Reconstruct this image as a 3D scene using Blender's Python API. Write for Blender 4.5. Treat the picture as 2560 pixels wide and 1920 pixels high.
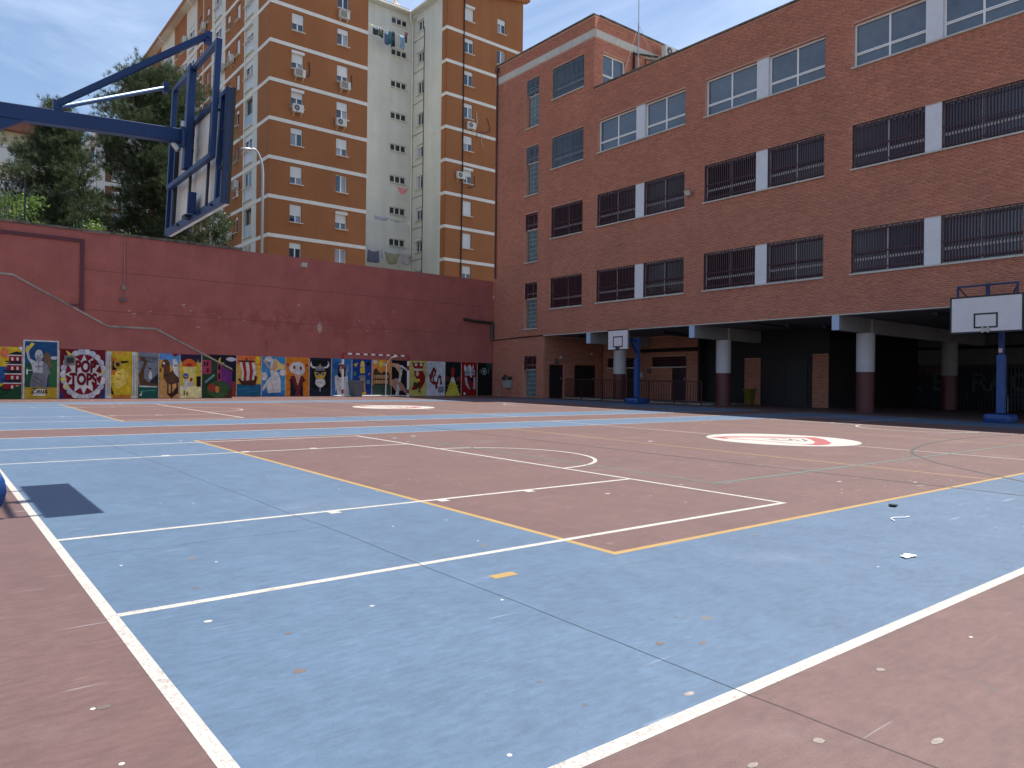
import bpy, math, random
import numpy as np
from mathutils import Matrix, Vector
random.seed(7)
RNG = np.random.default_rng(11)
for o in list(bpy.data.objects): bpy.data.objects.remove(o)
COL = bpy.context.scene.collection
SC = bpy.context.scene

# ------------------------------------------------------------------ camera
FOC, YAW, PIT, ROL, CAMH = 1854.19, math.radians(38.7033), math.radians(0.1805), math.radians(0.6479), 1.0914
GA, GB = 0.003828, 0.01404            # the yard falls gently towards the viewer
_f = Vector((math.sin(YAW)*math.cos(PIT), math.cos(YAW)*math.cos(PIT), math.sin(PIT)))
_r0 = Vector((math.cos(YAW), -math.sin(YAW), 0)); _u0 = _r0.cross(_f)
_r = _r0*math.cos(ROL)+_u0*math.sin(ROL); _u = -_r0*math.sin(ROL)+_u0*math.cos(ROL)
cam = bpy.data.cameras.new('camera'); camo = bpy.data.objects.new('camera', cam); COL.objects.link(camo)
cam.sensor_width = 36; cam.lens = 36*FOC/2560; cam.clip_start = 0.05; cam.clip_end = 3000
camo.matrix_world = Matrix(((_r.x, _u.x, -_f.x, 0), (_r.y, _u.y, -_f.y, 0), (_r.z, _u.z, -_f.z, CAMH), (0, 0, 0, 1)))
SC.camera = camo
def ray(x, y): return _f+_r*((x-1280)/FOC)-_u*((y-960)/FOC)
def gz(X, Y): return GA*X+GB*Y
def onX(x, y, X): d = ray(x, y); return Vector((X, d.y*X/d.x, d.z*X/d.x+CAMH))
def onY(x, y, Y): d = ray(x, y); return Vector((d.x*Y/d.y, Y, d.z*Y/d.y+CAMH))

# ------------------------------------------------------------------ light
SUN_EL, SUN_DIR = math.radians(70.0), Vector((1, 0.012, 0)).normalized()
SKY_STRENGTH, SUN_STRENGTH, EXPOSURE = 0.105, 5.0, 0.70
w = bpy.data.worlds.new('World'); SC.world = w; w.use_nodes = True
nt = w.node_tree; nt.nodes.clear()
wo = nt.nodes.new('ShaderNodeOutputWorld'); bg = nt.nodes.new('ShaderNodeBackground'); sky = nt.nodes.new('ShaderNodeTexSky')
sky.sky_type = 'NISHITA'; sky.sun_disc = False; sky.sun_elevation = SUN_EL
sky.sun_rotation = math.atan2(SUN_DIR.x, SUN_DIR.y); sky.air_density = 1.0; sky.dust_density = 1.0; sky.ozone_density = 1.6
tc = nt.nodes.new('ShaderNodeTexCoord'); mp = nt.nodes.new('ShaderNodeMapping'); mp.inputs['Scale'].default_value = (1.0, 1.0, 3.4); mp.inputs['Rotation'].default_value = (0.25, -0.2, 0.5)
n1 = nt.nodes.new('ShaderNodeTexNoise'); n1.inputs['Scale'].default_value = 2.1; n1.inputs['Detail'].default_value = 9; n1.inputs['Roughness'].default_value = 0.62; n1.inputs['Distortion'].default_value = 0.6
rp = nt.nodes.new('ShaderNodeValToRGB'); rp.color_ramp.elements[0].position = 0.43; rp.color_ramp.elements[1].position = 0.80
rp.color_ramp.elements[0].color = (0.0, 0.0, 0.0, 1); rp.color_ramp.elements[1].color = (0.44, 0.44, 0.44, 1)
mx = nt.nodes.new('ShaderNodeMixRGB'); mx.inputs['Color2'].default_value = (7.4, 8.6, 10.2, 1)
nt.links.new(tc.outputs['Generated'], mp.inputs['Vector']); nt.links.new(mp.outputs['Vector'], n1.inputs['Vector'])
nt.links.new(n1.outputs['Fac'], rp.inputs['Fac']); nt.links.new(rp.outputs['Color'], mx.inputs['Fac']); nt.links.new(sky.outputs['Color'], mx.inputs['Color1'])
nt.links.new(mx.outputs['Color'], bg.inputs['Color']); bg.inputs['Strength'].default_value = SKY_STRENGTH
nt.links.new(bg.outputs['Background'], wo.inputs['Surface'])
sl = bpy.data.lights.new('sun', 'SUN'); slo = bpy.data.objects.new('sun', sl); COL.objects.link(slo)
sl.energy = SUN_STRENGTH; sl.angle = math.radians(0.53); sl.color = (1.0, 0.955, 0.89)
sdir = Vector((SUN_DIR.x*math.cos(SUN_EL), SUN_DIR.y*math.cos(SUN_EL), math.sin(SUN_EL)))
slo.rotation_euler = (-sdir).to_track_quat('-Z', 'Y').to_euler(); slo.location = (10, 0, 60)
SC.view_settings.view_transform = 'Standard'; SC.view_settings.look = 'None'; SC.view_settings.exposure = EXPOSURE; SC.view_settings.gamma = 1.0
SC.view_settings.use_curve_mapping = False

# ------------------------------------------------------------------ materials
def L(r, g, b):
    f = lambda c: (c/255/12.92) if c/255 <= 0.04045 else ((c/255+0.055)/1.055)**2.4
    return (f(r), f(g), f(b), 1)
MATS = {}
def mat(name, col, rough=0.6, spec=0.5, metal=0.0, var=0.0, scale=3.0, detail=5.0, bump=0.0, bscale=40.0, streak=None, attr=False, trans=0.0, dirt=None):
    """procedural material: base colour, noise variation, optional stains, fine bump"""
    if name in MATS: return MATS[name]
    m = bpy.data.materials.new(name); m.use_nodes = True; n = m.node_tree; b = n.nodes['Principled BSDF']
    b.inputs['Roughness'].default_value = rough; b.inputs['Metallic'].default_value = metal; b.inputs['Specular IOR Level'].default_value = spec
    geo = n.nodes.new('ShaderNodeNewGeometry'); vec = geo.outputs['Position']
    col = tuple(col); out = None
    if var > 0 or streak or attr or dirt:
        rgb = n.nodes.new('ShaderNodeRGB'); rgb.outputs[0].default_value = col; out = rgb.outputs[0]
    def mul(fac_socket, lo, hi):
        nonlocal out
        mr = n.nodes.new('ShaderNodeMapRange'); mr.inputs['To Min'].default_value = lo; mr.inputs['To Max'].default_value = hi
        mr.inputs['From Min'].default_value = 0.32; mr.inputs['From Max'].default_value = 0.68
        n.links.new(fac_socket, mr.inputs['Value'])
        vm = n.nodes.new('ShaderNodeVectorMath'); vm.operation = 'SCALE'; n.links.new(out, vm.inputs[0]); n.links.new(mr.outputs[0], vm.inputs['Scale']); out = vm.outputs[0]
    if var > 0:
        for sc_, k in ((scale, 1.0), (scale*0.17, 0.8), (scale*9, 0.55)):
            t = n.nodes.new('ShaderNodeTexNoise'); t.inputs['Scale'].default_value = sc_; t.inputs['Detail'].default_value = detail; t.inputs['Roughness'].default_value = 0.6
            n.links.new(vec, t.inputs['Vector']); mul(t.outputs['Fac'], 1-var*k, 1+var*k)
    if streak:
        sx, sy, sz, amt = streak
        mpn = n.nodes.new('ShaderNodeMapping'); mpn.inputs['Scale'].default_value = (sx, sy, sz); n.links.new(vec, mpn.inputs['Vector'])
        t = n.nodes.new('ShaderNodeTexNoise'); t.inputs['Scale'].default_value = 1.0; t.inputs['Detail'].default_value = 6
        n.links.new(mpn.outputs[0], t.inputs['Vector']); mul(t.outputs['Fac'], 1-amt, 1+amt)
    if attr:
        at = n.nodes.new('ShaderNodeAttribute'); at.attribute_name = 'rnd'; oi = n.nodes.new('ShaderNodeObjectInfo')
        ad = n.nodes.new('ShaderNodeMath'); ad.operation = 'ADD'; n.links.new(at.outputs['Fac'], ad.inputs[0]); n.links.new(oi.outputs['Random'], ad.inputs[1])
        fr = n.nodes.new('ShaderNodeMath'); fr.operation = 'FRACT'; n.links.new(ad.outputs[0], fr.inputs[0])
        amt = attr if isinstance(attr, float) else 0.2
        mr = n.nodes.new('ShaderNodeMapRange'); mr.inputs['To Min'].default_value = 1-amt; mr.inputs['To Max'].default_value = 1+amt; n.links.new(fr.outputs[0], mr.inputs['Value'])
        vm = n.nodes.new('ShaderNodeVectorMath'); vm.operation = 'SCALE'; n.links.new(out, vm.inputs[0]); n.links.new(mr.outputs[0], vm.inputs['Scale']); out = vm.outputs[0]
    if dirt:
        for dcol, dscale, lo, hi, amount in dirt:
            t = n.nodes.new('ShaderNodeTexNoise'); t.inputs['Scale'].default_value = dscale; t.inputs['Detail'].default_value = 8; t.inputs['Roughness'].default_value = 0.65
            n.links.new(vec, t.inputs['Vector'])
            mr = n.nodes.new('ShaderNodeMapRange'); mr.inputs['From Min'].default_value = lo; mr.inputs['From Max'].default_value = hi; mr.inputs['To Max'].default_value = amount
            n.links.new(t.outputs['Fac'], mr.inputs['Value'])
            mxn = n.nodes.new('ShaderNodeMixRGB'); mxn.inputs['Color2'].default_value = dcol; n.links.new(mr.outputs[0], mxn.inputs['Fac']); n.links.new(out, mxn.inputs['Color1']); out = mxn.outputs[0]
    if out is not None: n.links.new(out, b.inputs['Base Color'])
    else: b.inputs['Base Color'].default_value = col
    if bump > 0:
        t = n.nodes.new('ShaderNodeTexNoise'); t.inputs['Scale'].default_value = bscale; t.inputs['Detail'].default_value = 4; n.links.new(vec, t.inputs['Vector'])
        bp = n.nodes.new('ShaderNodeBump'); bp.inputs['Strength'].default_value = bump; bp.inputs['Distance'].default_value = 0.01
        n.links.new(t.outputs['Fac'], bp.inputs['Height']); n.links.new(bp.outputs[0], b.inputs['Normal'])
    if trans > 0:
        tr = n.nodes.new('ShaderNodeBsdfTranslucent'); ms = n.nodes.new('ShaderNodeMixShader'); ms.inputs[0].default_value = trans
        if out is not None: n.links.new(out, tr.inputs['Color'])
        else: tr.inputs['Color'].default_value = col
        n.links.new(b.outputs[0], ms.inputs[1]); n.links.new(tr.outputs[0], ms.inputs[2]); n.links.new(ms.outputs[0], n.nodes['Material Output'].inputs['Surface'])
    MATS[name] = m
    return m
GREY_SPOT = (L(120, 118, 112), 1.1, 0.66, 0.78, 0.25)
def floor_mat(name, col, rough=0.5, scuffs=True):
    """painted tarmac: blotches, dragged scuffs, gum spots and pale chips"""
    m = mat(name, col, rough=rough, spec=0.5, var=0.085, scale=5.0, detail=14, bump=0.22, bscale=240, streak=(11, 30, 1, 0.10), dirt=[GREY_SPOT, (tuple(c*0.62 for c in col[:3])+(1,), 5.5, 0.62, 0.74, 0.45), (L(170, 168, 162), 0.55, 0.58, 0.80, 0.14), (tuple(c*0.75 for c in col[:3])+(1,), 14, 0.6, 0.72, 0.35)])
    n = m.node_tree; b = n.nodes['Principled BSDF']; src = b.inputs['Base Color'].links[0].from_socket
    geo = n.nodes.new('ShaderNodeNewGeometry')
    def mixin(fac, colr):
        nonlocal src
        q = n.nodes.new('ShaderNodeMixRGB'); q.inputs['Color2'].default_value = colr; n.links.new(fac, q.inputs['Fac']); n.links.new(src, q.inputs['Color1']); src = q.outputs[0]
    # dragged rubber marks, two directions
    for rot, cc, lo in ((0.5, tuple(c*0.7 for c in col[:3])+(1,), 0.66), (-0.9, L(190, 195, 200), 0.69)):
        mpn = n.nodes.new('ShaderNodeMapping'); mpn.inputs['Rotation'].default_value = (0, 0, rot); mpn.inputs['Scale'].default_value = (1.3, 22, 1); n.links.new(geo.outputs['Position'], mpn.inputs['Vector'])
        t = n.nodes.new('ShaderNodeTexNoise'); t.inputs['Scale'].default_value = 1; t.inputs['Detail'].default_value = 3; n.links.new(mpn.outputs[0], t.inputs['Vector'])
        mr = n.nodes.new('ShaderNodeMapRange'); mr.inputs['From Min'].default_value = lo; mr.inputs['From Max'].default_value = lo+0.1; mr.inputs['To Max'].default_value = 0.4; n.links.new(t.outputs['Fac'], mr.inputs['Value']); mixin(mr.outputs[0], cc)
    # round spots: chewing gum (pale) and brown drops
    for sc_, rad, keep, cc in ((1.3, 0.032, 0.86, L(112, 98, 84)), (4.5, 0.035, 0.95, L(215, 216, 214)), (3.1, 0.04, 0.93, L(80, 82, 86))):
        mpn = n.nodes.new('ShaderNodeMapping'); mpn.inputs['Location'].default_value = (sc_*3.7, sc_*1.9, 0); n.links.new(geo.outputs['Position'], mpn.inputs['Vector'])
        v = n.nodes.new('ShaderNodeTexVoronoi'); v.voronoi_dimensions = '2D'; v.inputs['Scale'].default_value = sc_; n.links.new(mpn.outputs[0], v.inputs['Vector'])
        lt = n.nodes.new('ShaderNodeMath'); lt.operation = 'LESS_THAN'; lt.inputs[1].default_value = rad; n.links.new(v.outputs['Distance'], lt.inputs[0])
        sp = n.nodes.new('ShaderNodeSeparateColor'); n.links.new(v.outputs['Color'], sp.inputs[0])
        gt = n.nodes.new('ShaderNodeMath'); gt.operation = 'GREATER_THAN'; gt.inputs[1].default_value = keep; n.links.new(sp.outputs[0], gt.inputs[0])
        ml = n.nodes.new('ShaderNodeMath'); ml.operation = 'MULTIPLY'; n.links.new(lt.outputs[0], ml.inputs[0]); n.links.new(gt.outputs[0], ml.inputs[1])
        m2 = n.nodes.new('ShaderNodeMath'); m2.operation = 'MULTIPLY'; m2.inputs[1].default_value = 0.75; n.links.new(ml.outputs[0], m2.inputs[0]); mixin(m2.outputs[0], cc)
    n.links.new(src, b.inputs['Base Color'])
    return m
RED_FLOOR = floor_mat('red_court_paint', (0.118, 0.0675, 0.0605, 1))
BLUE_FLOOR = floor_mat('blue_court_paint', (0.075, 0.122, 0.187, 1))
def line_mat(name, col, wear):
    return mat(name, col, rough=0.6, var=0.06, scale=6, detail=8, bump=0.2, bscale=200, dirt=[(wear, 85, 0.48, 0.64, 0.7), (wear, 16, 0.56, 0.72, 0.6), (wear, 2.0, 0.56, 0.8, 0.35)])
WHITE_LINE = line_mat('white_line_paint', (0.42, 0.405, 0.37, 1), L(125, 112, 104))
YELLOW_LINE = line_mat('yellow_line_paint', (0.32, 0.205, 0.065, 1), L(140, 108, 72))
GREEN_LINE = line_mat('green_line_paint', (0.065, 0.14, 0.12, 1), L(112, 92, 86))
GREY_LINE = line_mat('grey_line_paint', (0.040, 0.037, 0.042, 1), L(80, 66, 64))
LOGO_RED = line_mat('red_logo_paint', (0.27, 0.05, 0.055, 1), L(150, 95, 90))
WALL_RED = mat('red_wall_paint', (0.35, 0.110, 0.092, 1), rough=0.85, spec=0.25, var=0.10, scale=1.1, detail=8, bump=0.25, bscale=60, streak=(1.6, 1.6, 0.30, 0.06), dirt=[((0.31, 0.087, 0.072, 1), 0.9, 0.54, 0.72, 0.5), (L(190, 150, 140), 5.5, 0.70, 0.76, 0.6)])
def damp_zone(m, z0, z1, col):
    """a level of flaking, older paint across the wall"""
    n = m.node_tree; b = n.nodes['Principled BSDF']; src = b.inputs['Base Color'].links[0].from_socket; geo = n.nodes.new('ShaderNodeNewGeometry'); sp = n.nodes.new('ShaderNodeSeparateXYZ'); n.links.new(geo.outputs['Position'], sp.inputs[0])
    t = n.nodes.new('ShaderNodeTexNoise'); t.inputs['Scale'].default_value = 1.15; t.inputs['Detail'].default_value = 10; t.inputs['Roughness'].default_value = 0.68; n.links.new(geo.outputs['Position'], t.inputs['Vector'])
    prev = None
    for out_, a, c, lo, hi in ((sp.outputs[2], z0-.5, z0+.25, 0, 1), (sp.outputs[2], z1-.1, z1+.45, 1, 0), (sp.outputs[0], 6.0, 8.0, 0, 1), (sp.outputs[0], 15.0, 21.0, 1, .25), (t.outputs['Fac'], .49, .56, 0, .85)):
        mr = n.nodes.new('ShaderNodeMapRange'); mr.inputs['From Min'].default_value = a; mr.inputs['From Max'].default_value = c; mr.inputs['To Min'].default_value = lo; mr.inputs['To Max'].default_value = hi; n.links.new(out_, mr.inputs['Value'])
        if prev is None: prev = mr.outputs[0]
        else:
            ml = n.nodes.new('ShaderNodeMath'); ml.operation = 'MULTIPLY'; n.links.new(prev, ml.inputs[0]); n.links.new(mr.outputs[0], ml.inputs[1]); prev = ml.outputs[0]
    q = n.nodes.new('ShaderNodeMixRGB'); q.inputs['Color2'].default_value = col; n.links.new(prev, q.inputs['Fac']); n.links.new(src, q.inputs['Color1']); n.links.new(q.outputs[0], b.inputs['Base Color'])
damp_zone(WALL_RED, 3.4, 4.25, (0.295, 0.080, 0.066, 1))
DARK_RED = mat('dark_red_steel', (0.085, 0.010, 0.016, 1), rough=0.5, var=0.1)
CONCRETE = mat('concrete', L(150, 143, 132), rough=0.9, spec=0.2, var=0.15, scale=5, bump=0.4, dirt=[(L(70, 64, 56), 2.0, 0.5, 0.68, 0.7)])
COPE = mat('stained_coping', L(112, 102, 92), rough=0.95, spec=0.2, var=0.2, scale=6, bump=0.5, dirt=[(L(58, 52, 46), 2.6, 0.45, 0.62, 0.8)])
STONE = mat('pale_stone', L(188, 182, 172), rough=0.8, var=0.08, scale=4, bump=0.15, dirt=[(L(120, 112, 102), 2.5, 0.58, 0.75, 0.5)])
BRICK = mat('red_brick', (0.45, 0.172, 0.110, 1), rough=0.85, spec=0.25, var=0.07, scale=0.5, detail=6, attr=0.15, streak=(1.3, 1.3, 0.12, 0.05), dirt=[((0.40, 0.15, 0.10, 1), 0.35, 0.5, 0.7, 0.5)])
MORTAR = mat('mortar', (0.54, 0.30, 0.225, 1), rough=0.95, spec=0.1, var=0.10, scale=0.6)
WHITE_TILE = mat('white_tile_cladding', L(205, 204, 206), rough=0.35, var=0.05, scale=8)
WHITE_ALU = mat('white_frame', L(225, 224, 222), rough=0.4, var=0.03)
GLASS = mat('window_glass', (0.075, 0.10, 0.135, 1), rough=0.04, spec=0.9, var=0.22, scale=0.5)
GLASS_D = mat('dark_window_glass', (0.012, 0.015, 0.018, 1), rough=0.05, spec=0.7)
GRILLE_D = mat('dark_red_grille', (0.050, 0.009, 0.014, 1), rough=0.45, var=0.12)
GRILLE_B = mat('blue_grey_grille', (0.10, 0.125, 0.155, 1), rough=0.45, var=0.1)
GBLOCK = mat('glass_block', (0.12, 0.16, 0.17, 1), rough=0.15, var=0.25, scale=6)
GJOINT = mat('glass_block_joint', L(140, 150, 150), rough=0.7)
SOFFIT = mat('soffit_shade_grey', (0.11, 0.11, 0.118, 1), rough=0.9, var=0.1, scale=0.8)  # ceiling grey set low so the tone carries undercroft shade
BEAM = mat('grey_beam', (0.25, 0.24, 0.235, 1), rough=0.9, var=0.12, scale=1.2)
PALE_BLUE = mat('pale_blue', L(160, 176, 200), rough=0.7, var=0.08)  # beam ends stand out pale blue against the grey beams
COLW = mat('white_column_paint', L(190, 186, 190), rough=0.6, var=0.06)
COLR = mat('dark_red_column_paint', (0.105, 0.022, 0.026, 1), rough=0.5, var=0.15)
BLACKISH = mat('shade_dark_door', (0.012, 0.009, 0.010, 1), rough=0.55, var=0.2)  # near-black door tone stands in for the low light under the school
DARKWALL = mat('shade_dark_wall', (0.012, 0.010, 0.011, 1), rough=0.7, var=0.2)  # inner wall colour darkened to paint in the undercroft's shade
GREYWALL = mat('grey_inner_wall', (0.13, 0.13, 0.138, 1), rough=0.9, var=0.08)
NAVY = mat('navy_mural_paint', (0.012, 0.018, 0.05, 1), rough=0.7, var=0.3)
BLACKM = mat('black_metal', (0.012, 0.012, 0.013, 1), rough=0.5, var=0.1)
BLUE_STEEL = mat('blue_painted_steel', (0.005, 0.027, 0.105, 1), rough=0.42, spec=0.4, var=0.10, scale=4, dirt=[(L(70, 90, 130), 9, 0.66, 0.76, 0.35)])
BLUE_PAD = mat('blue_vinyl_padding', (0.013, 0.055, 0.20, 1), rough=0.42, var=0.14, scale=5, bump=0.5, bscale=14)
BOARD_W = mat('white_backboard', L(208, 202, 205), rough=0.45, var=0.04, scale=5, dirt=[(L(120, 110, 108), 4.5, 0.70, 0.76, 0.6)])
BOARD_BACK = mat('beige_board_back', (0.76, 0.70, 0.59, 1), rough=0.75, var=0.10, scale=2.0, streak=(6, 6, 0.7, 0.18), dirt=[(L(120, 104, 90), 3, 0.58, 0.75, 0.5)])
STEEL = mat('bare_steel', (0.45, 0.46, 0.47, 1), rough=0.35, metal=0.9)
GALV = mat('galvanised_steel', (0.40, 0.41, 0.42, 1), rough=0.5, metal=0.6, var=0.08)
ORANGE = mat('ochre_render', (0.325, 0.130, 0.054, 1), rough=0.9, spec=0.2, var=0.05, scale=0.5, bump=0.2, bscale=30, streak=(1.3, 1.3, 0.08, 0.05))
LGREY = mat('light_grey_render', (0.62, 0.615, 0.56, 1), rough=0.9, spec=0.2, var=0.05, scale=0.5, streak=(1.1, 1.1, 0.07, 0.07))
BANDM = mat('pale_band', (0.72, 0.69, 0.63, 1), rough=0.85, var=0.05)
SHUT = mat('white_roller_shutter', L(214, 212, 208), rough=0.5, var=0.05)
AGLASS = mat('flat_window_glass', (0.03, 0.045, 0.07, 1), rough=0.05, spec=0.9, var=0.4, scale=0.8)
CURTAIN = mat('net_curtain', L(150, 155, 165), rough=0.8, var=0.1)
ACW = mat('ac_casing', L(205, 202, 195), rough=0.5, var=0.05)
ACG = mat('ac_grille', (0.10, 0.10, 0.095, 1), rough=0.6)
CABLE = mat('black_cable', (0.012, 0.012, 0.012, 1), rough=0.6)
ROOFT = mat('roof_tiles', (0.30, 0.27, 0.24, 1), rough=0.9, var=0.15)
EARTH = mat('earth', (0.14, 0.115, 0.08, 1), rough=1, var=0.3, scale=1.5)
BOUNCE_GROUND = mat('bounce_ground', (0.26, 0.245, 0.22, 1), rough=0.9, var=0.2)  # unseen surrounding ground, made pale to bounce light onto the shaded front
BARK = mat('pine_bark', (0.075, 0.052, 0.038, 1), rough=0.95, var=0.3, scale=6, bump=0.8, bscale=12)
NEEDLE = mat('pine_needles', (0.062, 0.084, 0.040, 1), rough=0.6, spec=0.2, var=0.25, scale=0.9, attr=0.42, trans=0.35)
LEAF = mat('bright_leaves', (0.125, 0.20, 0.04, 1), rough=0.5, attr=0.35, trans=0.45)
DLEAF = mat('dark_leaves', (0.05, 0.085, 0.03, 1), rough=0.5, attr=0.35, trans=0.3)

# ------------------------------------------------------------------ mesh building
W = {}
class MB:
    def __init__(s): s.v = []; s.f = []; s.m = []
    def _add(s, vs, fs, mi=0):
        k = len(s.v); s.v += [tuple(p) for p in vs]; s.f += [tuple(i+k for i in q) for q in fs]; s.m += [mi]*len(fs); return s
    def box(s, x0, x1, y0, y1, z0, z1, mi=0):
        return s._add([(x0,y0,z0),(x1,y0,z0),(x1,y1,z0),(x0,y1,z0),(x0,y0,z1),(x1,y0,z1),(x1,y1,z1),(x0,y1,z1)], [(0,3,2,1),(4,5,6,7),(0,1,5,4),(1,2,6,5),(2,3,7,6),(3,0,4,7)], mi)
    def gbox(s, x0, x1, y0, y1, z0, z1, mi=0):
        """box whose bottom and top follow the sloping yard"""
        c = [(x0,y0),(x1,y0),(x1,y1),(x0,y1)]
        return s._add([(x,y,gz(x,y)+z0) for x,y in c]+[(x,y,gz(x,y)+z1) for x,y in c], [(0,3,2,1),(4,5,6,7),(0,1,5,4),(1,2,6,5),(2,3,7,6),(3,0,4,7)], mi)
    def quad(s, a, b, c, d, mi=0): return s._add([a,b,c,d], [(0,1,2,3)], mi)
    def poly(s, pts, mi=0): return s._add(pts, [tuple(range(len(pts)))], mi)
    def prism(s, pts, d, mi=0):
        """closed outline of 3D points pushed along vector d"""
        n = len(pts); q = [tuple(Vector(p)+Vector(d)) for p in pts]
        return s._add(list(pts)+q, [tuple(range(n)), tuple(range(2*n-1, n-1, -1))]+[(i, i+n, (i+1)%n+n, (i+1)%n) for i in range(n)], mi)
    def tube(s, pts, r, n=8, mi=0, r1=None):
        pts = [Vector(p) for p in pts]; rings = []; up = None; r1 = r if r1 is None else r1
        for i, p in enumerate(pts):
            t = (pts[min(i+1, len(pts)-1)]-pts[max(i-1, 0)]).normalized()
            if up is None: up = Vector((0,0,1)) if abs(t.z) < 0.9 else Vector((1,0,0))
            a = t.cross(up).normalized(); up = a.cross(t).normalized(); rr = r+(r1-r)*i/max(1, len(pts)-1)
            rings.append([tuple(p+(a*math.cos(2*math.pi*k/n)+up*math.sin(2*math.pi*k/n))*rr) for k in range(n)])
        vs = sum(rings, []); fs = []
        for i in range(len(rings)-1):
            for k in range(n): fs.append((i*n+k, i*n+(k+1)%n, (i+1)*n+(k+1)%n, (i+1)*n+k))
        fs += [tuple(range(n-1, -1, -1)), tuple((len(rings)-1)*n+k for k in range(n))]
        return s._add(vs, fs, mi)
    def bar(s, a, b, wy, wz, mi=0):
        """rectangular tube from a to b"""
        a, b = Vector(a), Vector(b); t = (b-a).normalized(); up = Vector((0,0,1)) if abs(t.z) < 0.95 else Vector((0,1,0))
        sd = t.cross(up).normalized(); up = sd.cross(t); vs = []
        for p in (a, b):
            for i, j in ((-1,-1),(1,-1),(1,1),(-1,1)): vs.append(tuple(p+sd*(i*wy/2)+up*(j*wz/2)))
        return s._add(vs, [(0,3,2,1),(4,5,6,7),(0,1,5,4),(1,2,6,5),(2,3,7,6),(3,0,4,7)], mi)
    def lathe(s, c, prof, n=20, mi=0):
        vs = []; fs = []
        for r, z in prof: vs += [(c[0]+r*math.cos(2*math.pi*k/n), c[1]+r*math.sin(2*math.pi*k/n), c[2]+z) for k in range(n)]
        for i in range(len(prof)-1):
            for k in range(n): fs.append((i*n+k, i*n+(k+1)%n, (i+1)*n+(k+1)%n, (i+1)*n+k))
        fs += [tuple(range(n-1, -1, -1)), tuple((len(prof)-1)*n+k for k in range(n))]
        return s._add(vs, fs, mi)
    def mesh(s, name, mats, smooth=False):
        me = bpy.data.meshes.new(name); me.from_pydata(s.v, [], s.f); me.update()
        for m in (mats if isinstance(mats, (list, tuple)) else [mats]): me.materials.append(m)
        if any(s.m): me.polygons.foreach_set('material_index', s.m)
        if smooth: me.polygons.foreach_set('use_smooth', [True]*len(me.polygons))
        return me
    def build(s, name, mats, parent=None, smooth=False, bevel=0.0, local=None):
        """world-space vertices unless local (a world matrix) is given"""
        if local is None:
            a = np.array(s.v); o = Vector(((a[:,0].min()+a[:,0].max())/2, (a[:,1].min()+a[:,1].max())/2, a[:,2].min()))
            s.v = [tuple(p) for p in (a-np.array(o))]; local = Matrix.Translation(o)
        ob = put(name, s.mesh(name, mats, smooth), local, parent)
        if bevel:
            b = ob.modifiers.new('bevel', 'BEVEL'); b.width = bevel; b.segments = 2; b.limit_method = 'ANGLE'
        return ob
def put(name, me, M, parent=None):
    ob = bpy.data.objects.new(name, me); COL.objects.link(ob); W[ob.name] = M.copy()
    if parent is not None: ob.parent = parent; ob.matrix_basis = W[parent.name].inverted() @ M
    else: ob.matrix_basis = M
    return ob
def tag(o, label, cat, group=None):
    o['label'] = label; o['category'] = cat
    if group: o['group'] = group
    return o
def thing(name, label, cat, loc=(0,0,0), group=None):
    return tag(put(name, None, Matrix.Translation(Vector(loc))), label, cat, group)
def struct(o): o['kind'] = 'structure'; return o
ROT_X = Matrix.Rotation(-math.pi/2, 4, 'Z')       # frame of a wall that faces -X: local x runs to -Y, local y runs into the wall
def frameY(x, y, z): return Matrix.Translation(Vector((x, y, z)))
def frameX(x, y, z): return Matrix.Translation(Vector((x, y, z))) @ ROT_X

def holed_wall(mb, u0, u1, z0, z1, holes, depth=0.2, mi=0, mi_reveal=None):
    us = sorted({u0, u1}|{h[i] for h in holes for i in (0, 1)}); zs = sorted({z0, z1}|{h[i] for h in holes for i in (2, 3)})
    us = [u for u in us if u0 <= u <= u1]; zs = [z for z in zs if z0 <= z <= z1]
    for i in range(len(us)-1):
        j = 0
        while j < len(zs)-1:
            uc = (us[i]+us[i+1])/2
            inh = lambda jj: any(h[0] < uc < h[1] and h[2] < (zs[jj]+zs[jj+1])/2 < h[3] for h in holes)
            if inh(j): j += 1; continue
            k = j
            while k+1 < len(zs)-1 and not inh(k+1): k += 1
            mb.quad((us[i],0,zs[j]), (us[i+1],0,zs[j]), (us[i+1],0,zs[k+1]), (us[i],0,zs[k+1]), mi); j = k+1
    r = mi if mi_reveal is None else mi_reveal
    for a, b, c, d in holes:
        mb.quad((a,0,c),(a,0,d),(a,depth,d),(a,depth,c), r); mb.quad((b,0,d),(b,0,c),(b,depth,c),(b,depth,d), r)
        mb.quad((a,0,d),(b,0,d),(b,depth,d),(a,depth,d), r); mb.quad((b,0,c),(a,0,c),(a,depth,c),(b,depth,c), r)
    return mb

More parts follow.
